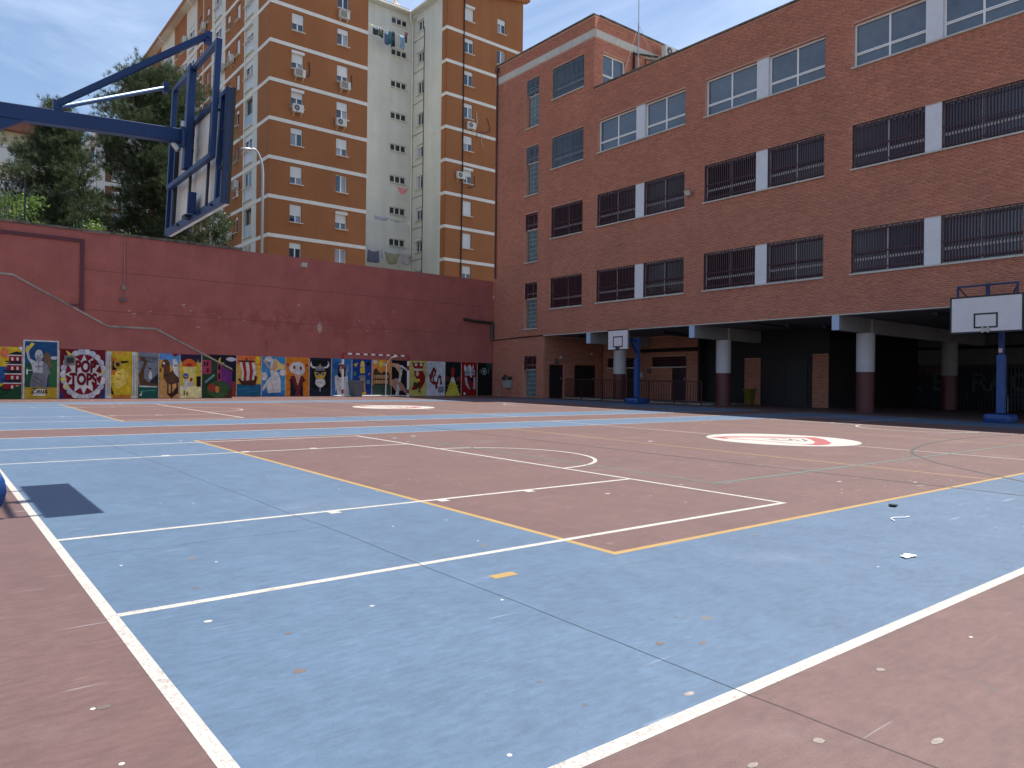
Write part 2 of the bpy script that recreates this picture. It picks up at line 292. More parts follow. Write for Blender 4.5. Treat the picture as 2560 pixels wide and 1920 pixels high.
BL, BH, BJ, BC = 0.244, 0.0485, 0.014, 0.0625
def brick_list(u0, u1, z0, z1, holes):
    out = []
    n = int((z1-z0)/BC)
    for j in range(n):
        za = z0+j*BC+BJ/2; zb = za+BH; off = 0.1255*(j % 2)+RNG.uniform(-0.035, 0.035)
        cuts = sorted((h[0], h[1]) for h in holes if h[2] < zb-0.004 and h[3] > za+0.004)
        segs = []; cur = u0
        for a, b in cuts:
            if a > cur: segs.append((cur, a))
            cur = max(cur, b)
        if cur < u1: segs.append((cur, u1))
        for a, b in segs:
            k0 = math.floor((a-u0+off)/0.251)
            for k in range(k0, int((b-u0+off)/0.251)+1):
                p = u0-off+k*0.251+0.0035; q = p+BL
                pa, qa = max(p, a+0.002), min(q, b-0.002)
                if qa-pa > 0.03: out.append((pa, qa, za, zb, pa == p and qa == q))
    return out
def brick_mesh(name, bl, proud=0.007):
    a = np.array([b[:4] for b in bl]); n = len(a); v = np.zeros((n, 8, 3))
    for i, (iu, iz, y) in enumerate(((0,2,-proud),(1,2,-proud),(1,3,-proud),(0,3,-proud),(0,2,0.001),(1,2,0.001),(1,3,0.001),(0,3,0.001))):
        v[:, i, 0] = a[:, iu]; v[:, i, 1] = y; v[:, i, 2] = a[:, iz]
    v[:, :4, 1] += RNG.uniform(-0.0012, 0.0012, (n, 1))
    f = np.array([(0,1,2,3),(0,4,5,1),(1,5,6,2),(2,6,7,3),(3,7,4,0)])
    fs = (f[None]+np.arange(n)[:, None, None]*8).reshape(-1, 4)
    me = npmesh(name, v.reshape(-1, 3), fs)
    at = me.attributes.new('rnd', 'FLOAT', 'FACE'); at.data.foreach_set('value', np.repeat(RNG.random(n), 5))
    me.materials.append(BRICK); return me
def npmesh(name, v, f):
    me = bpy.data.meshes.new(name); k = f.shape[1]
    me.vertices.add(len(v)); me.vertices.foreach_set('co', np.asarray(v, 'f').ravel())
    me.loops.add(f.size); me.loops.foreach_set('vertex_index', f.ravel().astype('i'))
    me.polygons.add(len(f)); me.polygons.foreach_set('loop_start', np.arange(0, f.size, k, dtype='i')); me.polygons.foreach_set('loop_total', np.full(len(f), k, 'i'))
    me.update(); me.validate(); return me
def text_mesh(name, s, size, material, fat=0.012):
    cu = bpy.data.curves.new(name, 'FONT'); cu.body = s; cu.size = size; cu.extrude = 0.0005; cu.align_x = 'CENTER'; cu.offset = fat*size; cu.resolution_u = 3
    o = bpy.data.objects.new('tmp', cu); COL.objects.link(o); bpy.context.view_layer.update()
    me = bpy.data.meshes.new_from_object(o.evaluated_get(bpy.context.evaluated_depsgraph_get())); me.name = name
    bpy.data.objects.remove(o); me.materials.clear(); me.materials.append(material); return me

XF, YW, YS, YA = 24.81, 32.66, 30.9, 53.5     # school front, retaining wall, stair wall, flats
# ------------------------------------------------------------------ the yard and its paint
def gp(x, y, h=0.0): return (x, y, gz(x, y)+h)
HS = 0.10                                        # paint films are only millimetres thick
mb = MB()
xs = [-14+i*59/8 for i in range(9)]; ys = [-14+i*(YW+14+0.1)/6 for i in range(7)]
for i in range(8):
    for j in range(6): mb.quad(gp(xs[i], ys[j]), gp(xs[i+1], ys[j]), gp(xs[i+1], ys[j+1]), gp(xs[i], ys[j+1]))
yard = struct(mb.build('playground', RED_FLOOR))
mb = MB(); mb.quad((-900,-900,-0.9),(900,-900,-0.9),(900,900,-0.9),(-900,900,-0.9)); struct(mb.build('ground', BOUNCE_GROUND))
mb = MB(); mb.box(-120, 160, YW+0.36, 320, -0.8, 5.9); struct(mb.build('upper_terrace', EARTH))
def sheet(name, rects, h, m):
    mb = MB()
    for x0, x1, y0, y1 in rects: mb.quad(gp(x0,y0,h*HS), gp(x1,y0,h*HS), gp(x1,y1,h*HS), gp(x0,y1,h*HS))
    return mb.build(name, m, yard)
def strip(name, pts, wd, h, m, parent=None):
    pts = [Vector((p[0], p[1])) for p in pts]; lf = []; rt = []
    for i, p in enumerate(pts):
        t = (pts[min(i+1, len(pts)-1)]-pts[max(i-1, 0)]).normalized(); nn = Vector((-t.y, t.x))*(wd/2)
        lf.append(gp(p.x+nn.x, p.y+nn.y, h*HS)); rt.append(gp(p.x-nn.x, p.y-nn.y, h*HS))
    mb = MB()
    for i in range(len(pts)-1): mb.quad(rt[i], rt[i+1], lf[i+1], lf[i])
    return mb.build(name, m, parent or yard)
def disc(name, cx, cy, r, h, m, n=48): 
    mb = MB(); mb.poly([gp(cx+r*math.cos(2*math.pi*k/n), cy+r*math.sin(2*math.pi*k/n), h*HS) for k in range(n)]); return mb.build(name, m, yard)
CX, X0C, X1C = 12.5, 0.68, 24.32
for off in (0.0, 14.1):
    yn, yf = 1.52+off, 13.8+off; iy0, iy1, ix0, ix1 = 3.2+off, 12.2+off, 3.4, 21.5
    sheet('blue_court_border', [(X0C, ix0, yn, yf), (ix1, X1C, yn, yf), (ix0, ix1, yn, iy0), (ix0, ix1, iy1, yf)], 0.004, BLUE_FLOOR)
    LW = 0.052
    strip('boundary_line', [(X0C, yn-0.03), (X0C, yf)], 0.050, 0.012, WHITE_LINE); strip('boundary_line', [(X1C, yn), (X1C, yf)], 0.055, 0.012, WHITE_LINE)
    strip('boundary_line', [(X0C, yn), (X1C, yn)], 0.056, 0.009, WHITE_LINE); strip('boundary_line', [(X0C, yf), (X1C, yf)], LW, 0.009, WHITE_LINE)
    for x in (ix0, ix1): strip('volleyball_line', [(x, iy0-0.025), (x, iy1)], LW, 0.008, YELLOW_LINE)
    strip('volleyball_line', [(ix0-0.026, iy0), (ix1, iy0)], LW, 0.0105, YELLOW_LINE); strip('volleyball_line', [(ix0, iy1), (ix1, iy1)], 0.03, 0.0105, WHITE_LINE)
    for x in (9.65, 15.6): strip('attack_line', [(x, iy0), (x, iy1)], 0.038, 0.008, YELLOW_LINE)
    strip('halfway_line', [(12.75, yn), (12.3, yf)], 0.04, 0.0075, WHITE_LINE)
    for mir in (False, True):
        mx_ = (lambda x: 2*CX-x) if mir else (lambda x: x)
        for y in (5.48, 10.13): strip('key_line', [(mx_(X0C), y+off), (mx_(6.05), y+off)], LW, 0.0135, WHITE_LINE)
        for y in (3.66, 11.87): strip('area_line', [(mx_(X0C), y+off), (mx_(6.08), y+off)], LW, 0.0135, WHITE_LINE)
        strip('free_throw_line', [(mx_(6.06), 3.635+off), (mx_(6.03), 11.9+off)], LW, 0.015, WHITE_LINE)
        strip('free_throw_arc', [(mx_(6.05+1.34*math.sin(a)), 7.9+off+1.34*math.cos(a)) for a in [math.pi*k/28 for k in range(29)]], LW, 0.0165, WHITE_LINE)
        for x in (2.52, 3.54, 4.52):
            sheet('lane_mark', [(min(mx_(x), mx_(x+0.09)), max(mx_(x), mx_(x+0.09)), 5.37+off, 5.455+off), (min(mx_(x-0.08), mx_(x+0.02)), max(mx_(x-0.08), mx_(x+0.02)), 10.155+off, 10.24+off)], 0.0135, WHITE_LINE)
strip('green_court_line', [(6.56, 4.74), (6.56, 10.95)], 0.036, 0.018, GREEN_LINE); strip('green_court_line', [(6.54, 4.76), (18.4, 4.78)], 0.045, 0.0185, GREEN_LINE)
strip('green_court_line', [(18.4, 4.76), (18.4, 10.95)], 0.036, 0.018, GREEN_LINE)
strip('grey_court_line', [(8.55, 2.0), (8.38, 7.0), (8.31, 12.46), (8.15, 17.2), (7.9, 22)], 0.04, 0.0195, GREY_LINE)
arc = [(19.4, 5.70), (17.2, 5.95), (15.06, 5.87), (13.6, 5.62), (12.33, 5.22), (11.55, 4.75), (10.88, 4.22), (9.98, 3.17), (9.2, 2.25)]
sm = []
for i in range(len(arc)-1):
    p0, p1, p2, p3 = [Vector(arc[max(0, min(len(arc)-1, i+k))]) for k in (-1, 0, 1, 2)]
    for s in range(6):
        t = s/6; sm.append(0.5*((2*p1)+(p2-p0)*t+(2*p0-5*p1+4*p2-p3)*t*t+(3*p1-p0-3*p2+p3)*t**3))
strip('grey_court_arc', sm+[Vector(arc[-1])], 0.05, 0.0205, GREY_LINE)
sheet('yellow_floor_mark', [(2.44, 2.60, 3.165, 3.235)], 0.012, YELLOW_LINE)
def onG(x, y):
    d = ray(x, y); t = -CAMH/(d.z-GA*d.x-GB*d.y); return Vector((d.x*t, d.y*t))
em = lambda pts: [onG(1720+a/4.809, 1060+c/4.809) for a, c in pts]
tri_out = em([(255,160),(450,150),(900,152),(1450,160),(1530,163),(1640,185),(1728,230),(1690,250),(1580,258),(1400,250),(1200,235),(950,208),(700,190),(430,178)])
tri_in = em([(445,165),(700,162),(1000,166),(1400,168),(1480,190),(1530,218),(1500,240),(1390,245),(1250,235),(1100,218),(900,200),(650,182),(500,176)])
beast = [em(q) for q in ([(910,182),(960,184),(1010,190),(1080,198),(1180,206),(1260,208),(1390,208),(1430,200),(1390,190),(1370,180),(1300,178),(1180,176),(1040,176),(990,180)], [(1020,184),(1100,194),(1180,200),(1250,196),(1220,186)], [(1130,182),(1220,184),(1290,192),(1340,202)])]
for dx, dy in ((0, 0), (-.2, 14.1)):                # painted emblem: white disc, red rounded triangle, grey animal outline
    disc('emblem_disc', 12.6+dx, 7.66+dy, 1.36, 0.0215, WHITE_LINE)
    for pts, hh, m in ((tri_out, .0235, LOGO_RED), (tri_in, .0255, WHITE_LINE)):
        b = MB(); b.poly([gp(p.x+dx, p.y+dy, hh*HS) for p in pts]); b.build('emblem_triangle', m, yard)
    for q in beast: strip('emblem_outline', [(p.x+dx, p.y+dy) for p in q], .05, .0275, GREY_LINE)
# expansion joint and a crack
JOINT = mat('joint_grime', (.022,.024,.03,1), rough=.9)
j = [(2.27+0.006*math.sin(y*3.1)+random.uniform(-0.004, 0.004)-0.012*max(0, y-5), y) for y in [-3+0.16*k for k in range(int(17/0.16))]]
strip('expansion_joint', j, 0.0030, 0.0225, JOINT)
j = [(0.7+0.1*k, 4.93+0.02*math.sin(k*0.9)+random.uniform(-0.004, 0.004)) for k in range(20)]; strip('floor_crack', j, 0.0022, 0.0225, JOINT)
# paint chips and stains that can be picked out
def blob(name, x, y, rx, ry, m, h=0.010, n=16, jag=0.16):
    b = MB(); b.poly([gp(x+rx*math.cos(2*math.pi*k/n)*(1+random.uniform(-jag, jag)), y+ry*math.sin(2*math.pi*k/n)*(1+random.uniform(-jag, jag)), h*HS) for k in range(n)]); return b.build(name, m, yard)
CHIP = mat('bare_floor_chip', L(132, 122, 114), rough=0.8, var=0.2, scale=30); STAIN = mat('brown_floor_stain', L(92, 82, 78), rough=0.7, var=0.2, scale=30); WSPOT = mat('white_floor_spot', L(160, 158, 152), rough=0.7, var=0.1)
for x, y, rx, ry, m in ((2.87,1.32,.022,.014,CHIP),(2.44,.95,.03,.012,CHIP),(2.15,1.17,.02,.015,CHIP),(1.86,1.21,.022,.010,CHIP),(1.10,2.60,.024,.02,STAIN),(.48,2.69,.022,.016,STAIN),(1.68,3.13,.014,.012,WSPOT),(2.4,2.0,.025,.018,STAIN),(2.55,1.9,.02,.014,STAIN),(2.1,1.62,.025,.012,CHIP),(.25,2.3,.06,.008,mat('damp_mark', L(86,52,50), rough=.5)),(1.22,3.0,.018,.012,STAIN),(1.0,3.35,.02,.014,WSPOT),(1.1,3.9,.02,.012,STAIN),(4.6,3.0,.022,.014,STAIN),(5.1,4.9,.03,.018,WSPOT),(6.9,11.4,.05,.05,WSPOT),(6.4,11.2,.04,.04,WSPOT),(10.0,8.6,.06,.05,WSPOT),(7.9,4.1,.03,.02,WSPOT),(8.6,3.6,.03,.02,WSPOT)):
    blob('floor_stain', x, y, rx, ry, m)
for k in range(20):
    x, y = random.uniform(2, 20), random.uniform(4, 27); blob('floor_stain', x, y, random.uniform(.010, .024)*(1+y/20), random.uniform(.012, .03)*(1+y/20), random.choice((WSPOT, WSPOT, CHIP, STAIN)), n=8)
for k in range(22): blob('floor_stain', 0.5+k*0.62+random.uniform(-.1,.1), 29.6+random.uniform(-.15,.15), .05, .05, WSPOT, n=8)
# litter
b = MB(); b.poly([gp(4.86+x_, 2.07+y_, 0.008+z_*.6) for x_, y_, z_ in ((-.07,-.02,.0),(-.05,.03,.012),(-.01,.025,.0),(.03,.04,.01),(.075,.0,.0),(.04,-.035,.008),(0,-.018,.0))]); tag(b.build('paper_scrap', mat('white_paper', L(235, 235, 235), rough=.7)), 'torn scrap of white paper lying on the blue paint at the right', 'litter')
b = MB(); b.lathe(gp(6.72, 3.0, 0.006), [(.028, 0), (.036, .007), (.032, .016), (.012, .019)], n=14); b.box(6.75, 6.775, 2.98, 3.02, gz(6.7, 3)+.006, gz(6.7, 3)+.018); tag(b.build('dropped_cap', BLACKM), 'small round black cap lying on blue paint near the yellow line', 'litter')
b = MB(); b.tube([gp(6.0+.05*k, 2.66+.05*math.sin(k*.8)+.012*k, .009) for k in range(7)], .004, n=6); tag(b.build('string_scrap', MATS['white_paper']), 'thin curl of white string lying on the blue paint', 'litter')

# ------------------------------------------------------------------ red retaining wall with murals
MC = {}
def C(r, g, b):
    k = (r, g, b)
    if k not in MC: MC[k] = mat('mural_paint_%d_%d_%d' % k, L(min(255,int(r*.97)), min(255,int(g*.97)), min(255,int(b*.97))), rough=0.8, spec=0.2, var=0.22, scale=7, detail=8, dirt=[(L(90,80,78), 9, .62, .76, .35)])
    return MC[k]
wall = thing('retaining_wall', 'tall dark red painted retaining wall behind the courts, with a mural strip', 'wall', (8, YW, 0.4))
b = MB(); b.box(-16, XF-0.02, YW, YW+0.35, -0.3, 6.88); b.build('wall', WALL_RED, wall)
for k in range(20):
    x0 = -9+k*1.0; b = MB(); b.box(x0+.005, min(x0+.995, XF-.03), YW-.05, YW+.42, 6.883+random.uniform(-.004,.004), 6.985+random.uniform(-.012, .012)); b.build('coping_slab', COPE, wall)
for z in (5.42, 3.865):
    b = MB(); b.box(4.95 if z > 5 else 5.0, XF-.05, YW-.004, YW+.01, z-.012, z+.012); b.build('wall_groove', mat('groove_shadow', (.21, .066, .057, 1), rough=.9), wall)
b = MB(); b.box(-9, 4.95, YW-.07, YW-.001, 6.44, 6.57); b.box(4.82, 4.95, YW-.07, YW-.001, 3.6, 6.44); b.box(4.45, 4.82, YW-.05, YW-.001, 3.99, 4.04); b.build('steel_profile', DARK_RED, wall)
PATCH = [mat('paint_patch_%d' % k, c_, rough=.85, var=.18, scale=2.5) for k, c_ in enumerate(((.25,.068,.056,1), (.22,.06,.05,1), (.31,.092,.076,1)))]; WCHIP = mat('wall_chip', L(176,140,130), rough=.9, var=.2, scale=9)
wr = random.Random(21)
def wblob(x, z, rx, rz, m, jag=.3, n=18, off=.002):
    b = MB(); b.poly([(x-rx*math.cos(2*math.pi*k/n)*(1+wr.uniform(-jag, jag)), YW-off, z+rz*math.sin(2*math.pi*k/n)*(1+wr.uniform(-jag, jag))) for k in range(n)][::-1]); b.build('paint_patch', m, wall)
for x, z, a_, h_ in ((16.0, 3.2, .12, .55), (12.1, 2.75, .06, .25)): wblob(x, z, a_, h_, PATCH[2], jag=.08, off=.007)
for k in range(26): wblob(wr.uniform(6.5, 19.5), wr.gauss(3.95, .35), wr.uniform(.02, .09), wr.uniform(.01, .04), WCHIP, jag=.45, n=10, off=.0085)
wblob(14.6, 3.75, .12, .22, WCHIP, jag=.5, off=.0086); wblob(13.6, 4.7, .07, .07, WCHIP, jag=.5, off=.0086)

def ell(cx, cy, rx, ry, n=18, a0=0.0, a1=2*math.pi): return [(cx+rx*math.cos(a0+(a1-a0)*k/n), cy+ry*math.sin(a0+(a1-a0)*k/n)) for k in range(n if a1-a0 > 6.2 else n+1)]
def seg(a, c, wd):
    a, c = Vector(a), Vector(c); t = (c-a).normalized(); nn = Vector((-t.y, t.x))*wd/2
    return [tuple(a+nn), tuple(c+nn), tuple(c-nn), tuple(a-nn)]
def rect(x0, y0, x1, y1): return [(x0,y0),(x1,y0),(x1,y1),(x0,y1)]
def star(cx, cy, r0, r1, n, sy=1.0): return [(cx+(r0 if k % 2 else r1)*math.cos(math.pi*k/n), cy+(r0 if k % 2 else r1)*sy*math.sin(math.pi*k/n)) for k in range(2*n)]
def panel(x0, x1, yp, z0, z1, bgc, shapes, parent, label, clip=None, zb=None):
    """painted mural panel: coloured shapes laid on the wall, 0..1 across and up"""
    mb = MB(); mats = []
    def mi(c):
        if c not in mats: mats.append(c)
        return mats.index(c)
    d = 0.004; g0 = zb if zb is not None else None
    lo = lambda x: (gz(x, yp)+0.02)
    def P(u, v, off):
        x = x0+(x1-x0)*u; zl = lo(x); zt = z1 if clip is None else min(z1, clip(x)); z = zl+(z1-zl)*v
        return (x, yp-off, min(z, zt))
    if clip is None: mb.poly([P(0,0,d), P(1,0,d), P(1,1,d), P(0,1,d)], mi(C(*bgc)))
    else: mb.poly([P(k/8, 0, d) for k in range(9)]+[P(1-k/8, 1, d) for k in range(9)], mi(C(*bgc)))
    for i, (c, pts) in enumerate(shapes):
        off = d+0.0015*(i+1); pts = [(min(1, max(0, p[0])), min(1, max(0, p[1]))) for p in pts]
        mb.poly([P(p[0], p[1], off) for p in pts], mi(C(*c)))
    o = mb.build('mural_panel', mats, parent); o['label'] = label; return o
WHT, BLK, SKN = (205,200,195), (22,20,24), (205,160,125)
MT = 2.30
def framebar(x, yp, z1, parent):
    b = MB(); b.box(x-.016, x+.016, yp-.012, yp-.001, gz(x, yp)+.02, z1); b.build('mural_divider', C(190,178,165), parent)
yw = YW
panels = [
 (10.83, 11.88, (214,170,70), [((214,110,60), rect(0,.78,1,1)), ((232,196,40), ell(.86,.9,.1,.1)), ((35,95,130), rect(0,0,1,.3)), ((60,130,165), seg((.1,.17),(.5,.2),.02)), ((60,130,165), seg((.45,.1),(.9,.13),.02)), ((70,45,32), rect(.37,.3,.42,.95)), ((70,45,32), rect(.05,.84,.72,.88)), (WHT, [(.1,.82),(.2,.84),(.28,.6),(.27,.36),(.18,.38),(.2,.6)]), ((165,40,35), [(.2,.84),(.34,.84),(.4,.6),(.38,.38),(.27,.36),(.28,.6)]), (WHT, [(.34,.84),(.48,.84),(.53,.6),(.5,.4),(.38,.38),(.4,.6)]), ((165,40,35), [(.48,.84),(.6,.84),(.66,.62),(.62,.4),(.5,.4),(.53,.6)]), (WHT, [(.6,.84),(.72,.83),(.8,.62),(.75,.42),(.62,.4),(.66,.62)]), ((75,42,28), [(.04,.43),(.12,.44),(.2,.38),(.7,.4),(.74,.52),(.84,.48),(.8,.36),(.76,.27),(.2,.28)])], 'mural panel of a longship with a red and white striped sail'),
 (11.92, 12.98, (70,135,180), [(WHT, ell(.3,.93,.17,.07)), (WHT, ell(.9,.6,.14,.08)), (WHT, ell(.1,.5,.14,.1)), ((45,105,165), rect(0,0,1,.14)), (WHT, ell(.55,.78,.19,.16)), ((220,190,110), [(.45,.85),(.6,.93),(.78,.84),(.98,.8),(.96,.68),(.7,.68),(.52,.7)]), (SKN, ell(.56,.77,.12,.09)), (SKN, seg((.07,.92),(.3,.72),.05)), (SKN, [(.3,.74),(.55,.68),(.66,.62),(.5,.58),(.36,.66)]), (WHT, [(.34,.66),(.72,.6),(.8,.4),(.82,.1),(.25,.08),(.2,.25),(.02,.12),(.02,.2),(.24,.42),(.4,.5)]), ((150,150,150), seg((.4,.45),(.5,.12),.012)), ((150,150,150), seg((.58,.5),(.66,.12),.012)), ((150,150,150), seg((.68,.5),(.74,.3),.012))], 'mural panel of a woman in a white gown among clouds'),
 (13.02, 14.11, (205,120,35), [((170,40,35), ell(.08,.8,.06,.04)), ((170,40,35), ell(.92,.8,.06,.04)), ((25,28,45), [(.2,.0),(.2,.4),(.1,.36),(.28,.52),(.72,.52),(.86,.4),(.74,.36),(.76,0)]), ((110,38,48), [(.2,.52),(.42,.5),(.52,.25),(.62,.5),(.8,.5),(.6,.14),(.66,.0),(.38,.0),(.46,.14)]), (SKN, [(.38,.55),(.66,.55),(.52,.26)]), (WHT, [(.2,.62),(.12,.72),(.26,.85),(.4,.88),(.62,.88),(.78,.82),(.84,.66),(.72,.54),(.4,.56)]), ((120,40,40), ell(.36,.74,.05,.05)), ((120,40,40), ell(.64,.72,.05,.05))], 'orange mural panel of a masked figure in a dark robe'),
 (14.15, 15.21, (30,35,52), [(BLK, rect(.12,.2,.9,.94)), (WHT, [(.06,.92),(.02,.8),(.12,.73),(.3,.72),(.3,.76),(.14,.78),(.09,.84)]), (WHT, [(.84,.94),(.94,.82),(.86,.75),(.66,.72),(.66,.76),(.8,.79),(.86,.86)]), ((120,125,135), ell(.48,.7,.22,.1,12,0,math.pi)), ((110,112,120), rect(.26,.66,.7,.71)), ((190,150,60), rect(.46,.7,.5,.84)), ((200,160,60), [(.2,.64),(.42,.62),(.48,.55),(.56,.62),(.78,.64),(.7,.5),(.64,.44),(.34,.44),(.26,.5)]), ((60,90,120), ell(.36,.58,.07,.04)), ((90,110,125), ell(.62,.58,.07,.04)), (WHT, [(.28,.44),(.48,.46),(.7,.44),(.74,.32),(.6,.24),(.5,.22),(.4,.24),(.26,.32)]), ((110,100,95), seg((.38,.35),(.6,.35),.02)), (WHT, seg((.49,.22),(.49,.12),.03))], 'dark mural panel of a bearded face in a horned helmet'),
 (15.25, 16.27, (55,110,165), [((40,85,140), ell(.25,.8,.2,.1)), (BLK, [(.32,.76),(.5,.84),(.66,.76),(.7,.5),(.6,.45),(.3,.45)]), ((200,165,80), rect(.36,.84,.62,.88)), (SKN, ell(.48,.7,.1,.1)), (WHT, [(.14,.52),(.24,.56),(.36,.5),(.62,.5),(.78,.56),(.88,.2),(.92,.02),(.3,.02),(.26,.2),(.2,.1)]), ((150,140,130), seg((.4,.3),(.38,.04),.02)), ((190,150,80), seg((.78,.72),(.8,.84),.05)), (SKN, seg((.7,.56),(.8,.72),.05))], 'blue mural panel of a robed woman raising a lamp'),
 (16.31, 17.34, (25,60,130), [((200,170,60), [(.06,.86),(.3,.9),(.18,.78)]), (BLK, ell(.82,.88,.1,.06)), ((60,120,90), ell(.14,.6,.08,.06)), ((200,140,120), seg((.84,.58),(.92,.63),.04)), ((220,190,80), ell(.52,.84,.11,.12)), (SKN, ell(.52,.82,.06,.07)), ((215,180,60), rect(.4,.62,.64,.76)), ((130,130,135), [(.36,.56),(.66,.56),(.7,.48),(.32,.48)]), (SKN, [(.42,.48),(.52,.48),(.5,.12),(.42,.12)]), (SKN, [(.55,.48),(.66,.48),(.68,.14),(.6,.14)]), ((205,165,50), rect(.4,.04,.72,.12)), ((90,150,170), ell(.82,.38,.1,.06))], 'deep blue mural panel of a standing golden-haired figure'),
 (17.38, 18.42, (214,140,70), [((225,205,70), ell(.45,.88,.12,.09)), (WHT, ell(.15,.93,.12,.05)), (WHT, ell(.65,.87,.12,.03)), ((60,85,70), rect(0,0,1,.3)), ((70,50,42), [(.06,.3),(.06,.7),(.2,.78),(.36,.66),(.5,.62),(.6,.68),(.86,.66),(.92,.56),(.92,.3)])] + [((205,160,110), rect(.1+.085*k, .34, .155+.085*k, .44)) for k in range(9)] + [((205,160,110), rect(.1+.085*k, .48, .155+.085*k, .58)) for k in range(9)] + [((45,60,52), seg((.5,.25),(.62,.05),.06))], 'mural panel of an ancient arena under an orange sky'),
 (18.46, 19.46, (28,22,26), [(WHT, [(.02,.9),(.6,.86),(.98,.72),(.98,.66),(.6,.8),(.02,.82)]), (SKN, [(.02,.92),(.4,.9),(.6,.62),(.5,.5),(.4,.66),(.2,.8),(.02,.84)]), ((190,140,120), [(.0,.45),(.3,.5),(.7,.3),(.9,.1),(.6,.16),(.3,.1),(.0,.3)]), (WHT, [(.2,.0),(.5,.75),(.62,.78),(.4,.0)])] + [((185,135,115), seg((.3+.12*k,.45-.05*k),(.5+.12*k,.2-.05*k),.06)) for k in range(4)], 'black mural panel of two pale reaching hands'),
 (19.50, 20.51, (190,178,95), [((130,25,28), [(.12,.97),(.3,.93),(.5,.96),(.72,.93),(.86,.97),(.8,.86),(.76,.78),(.24,.78),(.18,.86)]), (WHT, ell(.36,.89,.08,.04)), (WHT, ell(.66,.89,.08,.04)), ((160,30,32), ell(.5,.81,.25,.035)), (WHT, rect(.25,.72,.76,.77)), ((135,28,30), [(.25,.72),(.76,.72),(.92,.55),(.88,.38),(.66,.2),(.55,.16),(.5,.34),(.36,.5),(.26,.6)]), (SKN, ell(.44,.64,.1,.08)), ((220,195,60), seg((.4,.46),(.58,.44),.07)), ((40,60,40), [(.24,.4),(.5,.36),(.56,.24),(.3,.18),(.2,.3)]), ((120,28,28), [(.1,.2),(.3,.32),(.48,.2),(.2,.16)]), (BLK, seg((.52,.16),(.64,.1),.05))], 'yellow mural panel of a red lion dancer'),
 (20.53, 21.64, (196,194,200), [((120,30,34), [(.34,.83),(.46,.8),(.52,.7),(.46,.58),(.36,.52),(.4,.42),(.55,.4),(.6,.55),(.7,.62),(.8,.56),(.82,.42),(.86,.34),(.76,.3),(.72,.38),(.74,.5),(.66,.52),(.62,.36),(.5,.3),(.3,.34),(.16,.42),(.12,.62),(.2,.64),(.26,.56),(.2,.66),(.28,.76)]), (WHT, [(.38,.72),(.42,.66),(.36,.58),(.28,.52),(.24,.44),(.32,.4),(.3,.5)]), ((120,30,34), [(.44,.28),(.58,.34),(.6,.24),(.5,.18)])] + [((160,158,165), seg((x,y),(x+.14,y+.01),.012)) for x, y in ((.1,.9),(.6,.72),(.1,.24),(.12,.93))] + [((60,60,90), rect(.62, .1+.045*k, .94, .125+.045*k)) for k in range(4)], 'white mural panel with a curled red dragon'),
 (21.66, 22.66, (18,24,22), [((200,185,70), [(.02,.0),(.96,.0),(.64,.4),(.3,.4)]), (WHT, [(.3,.4),(.64,.4),(.55,.56),(.4,.56)]), ((150,40,50), ell(.47,.72,.13,.12)), ((150,40,50), [(.36,.62),(.58,.62),(.48,.52)]), ((110,40,35), ell(.16,.5,.13,.08)), ((110,40,35), ell(.82,.5,.13,.08)), ((160,140,60), seg((.1,.3),(.85,.3),.02)), ((160,140,60), seg((.16,.2),(.9,.2),.015))], 'dark mural panel with a yellow stepped path to a red figure'),
 (22.70, 23.71, (140,16,20), [((150,150,155), [(.2,.72),(.22,.6),(.86,.62),(.88,.74),(.74,.84),(.5,.93),(.3,.86)]), (BLK, [(.34,.56),(.84,.56),(.8,.36),(.7,.4)]), ((160,160,165), [(.2,.56),(.34,.56),(.4,.36),(.58,.2),(.5,.18),(.26,.34)]), ((150,150,155), [(.78,.56),(.9,.56),(.92,.2),(.76,.18)]), ((95,95,100), seg((.2,.68),(.88,.7),.025)), ((205,200,195), [(.46,.93),(.56,.93),(.66,.55),(.58,.55)]), (WHT, [(.2,.72),(.14,.84),(.22,.95),(.26,.86),(.3,.8)]), (WHT, [(.7,.85),(.74,.95),(.78,.84)]), (WHT, ell(.2,.06,.07,.04))], 'red mural panel with a grey knight helmet'),
 (23.75, 24.76, (14,18,18), [((30,60,52), ell(.8,.92,.2,.12)), ((150,158,152), ell(.45,.74,.18,.11)), ((16,20,20), ell(.45,.74,.15,.085)), ((150,158,152), star(.45,.74,.05,.11,6,.7)), ((120,128,124), seg((.16,.66),(.18,.8),.03)), ((120,128,124), seg((.74,.66),(.74,.82),.03)), ((40,48,38), seg((.35,.4),(.45,.55),.03))], 'black mural panel with a pale round emblem'),
]
for x0, x1, bgc, sh, lab in panels: panel(x0, x1, yw, 0, MT+0.004*(x0-10), bgc, sh, wall, lab); framebar(x0-.02, yw, MT, wall)
panel(8.6, 10.79, yw, 0, MT, (30,26,42), [((140,60,45), rect(.55,.0,1,.36)), ((170,45,35), ell(.35,.88,.2,.14)), ((225,195,60), ell(.72,.86,.06,.08)), ((30,26,42), ell(.74,.88,.05,.07)), (WHT, ell(.72,.74,.08,.05)), ((185,180,190), ell(.9,.9,.1,.05)), ((200,120,140), [(.62,.7),(.8,.6),(.95,.62),(.8,.66)])], wall, 'night-sky mural panel with a crescent moon above the stair end')

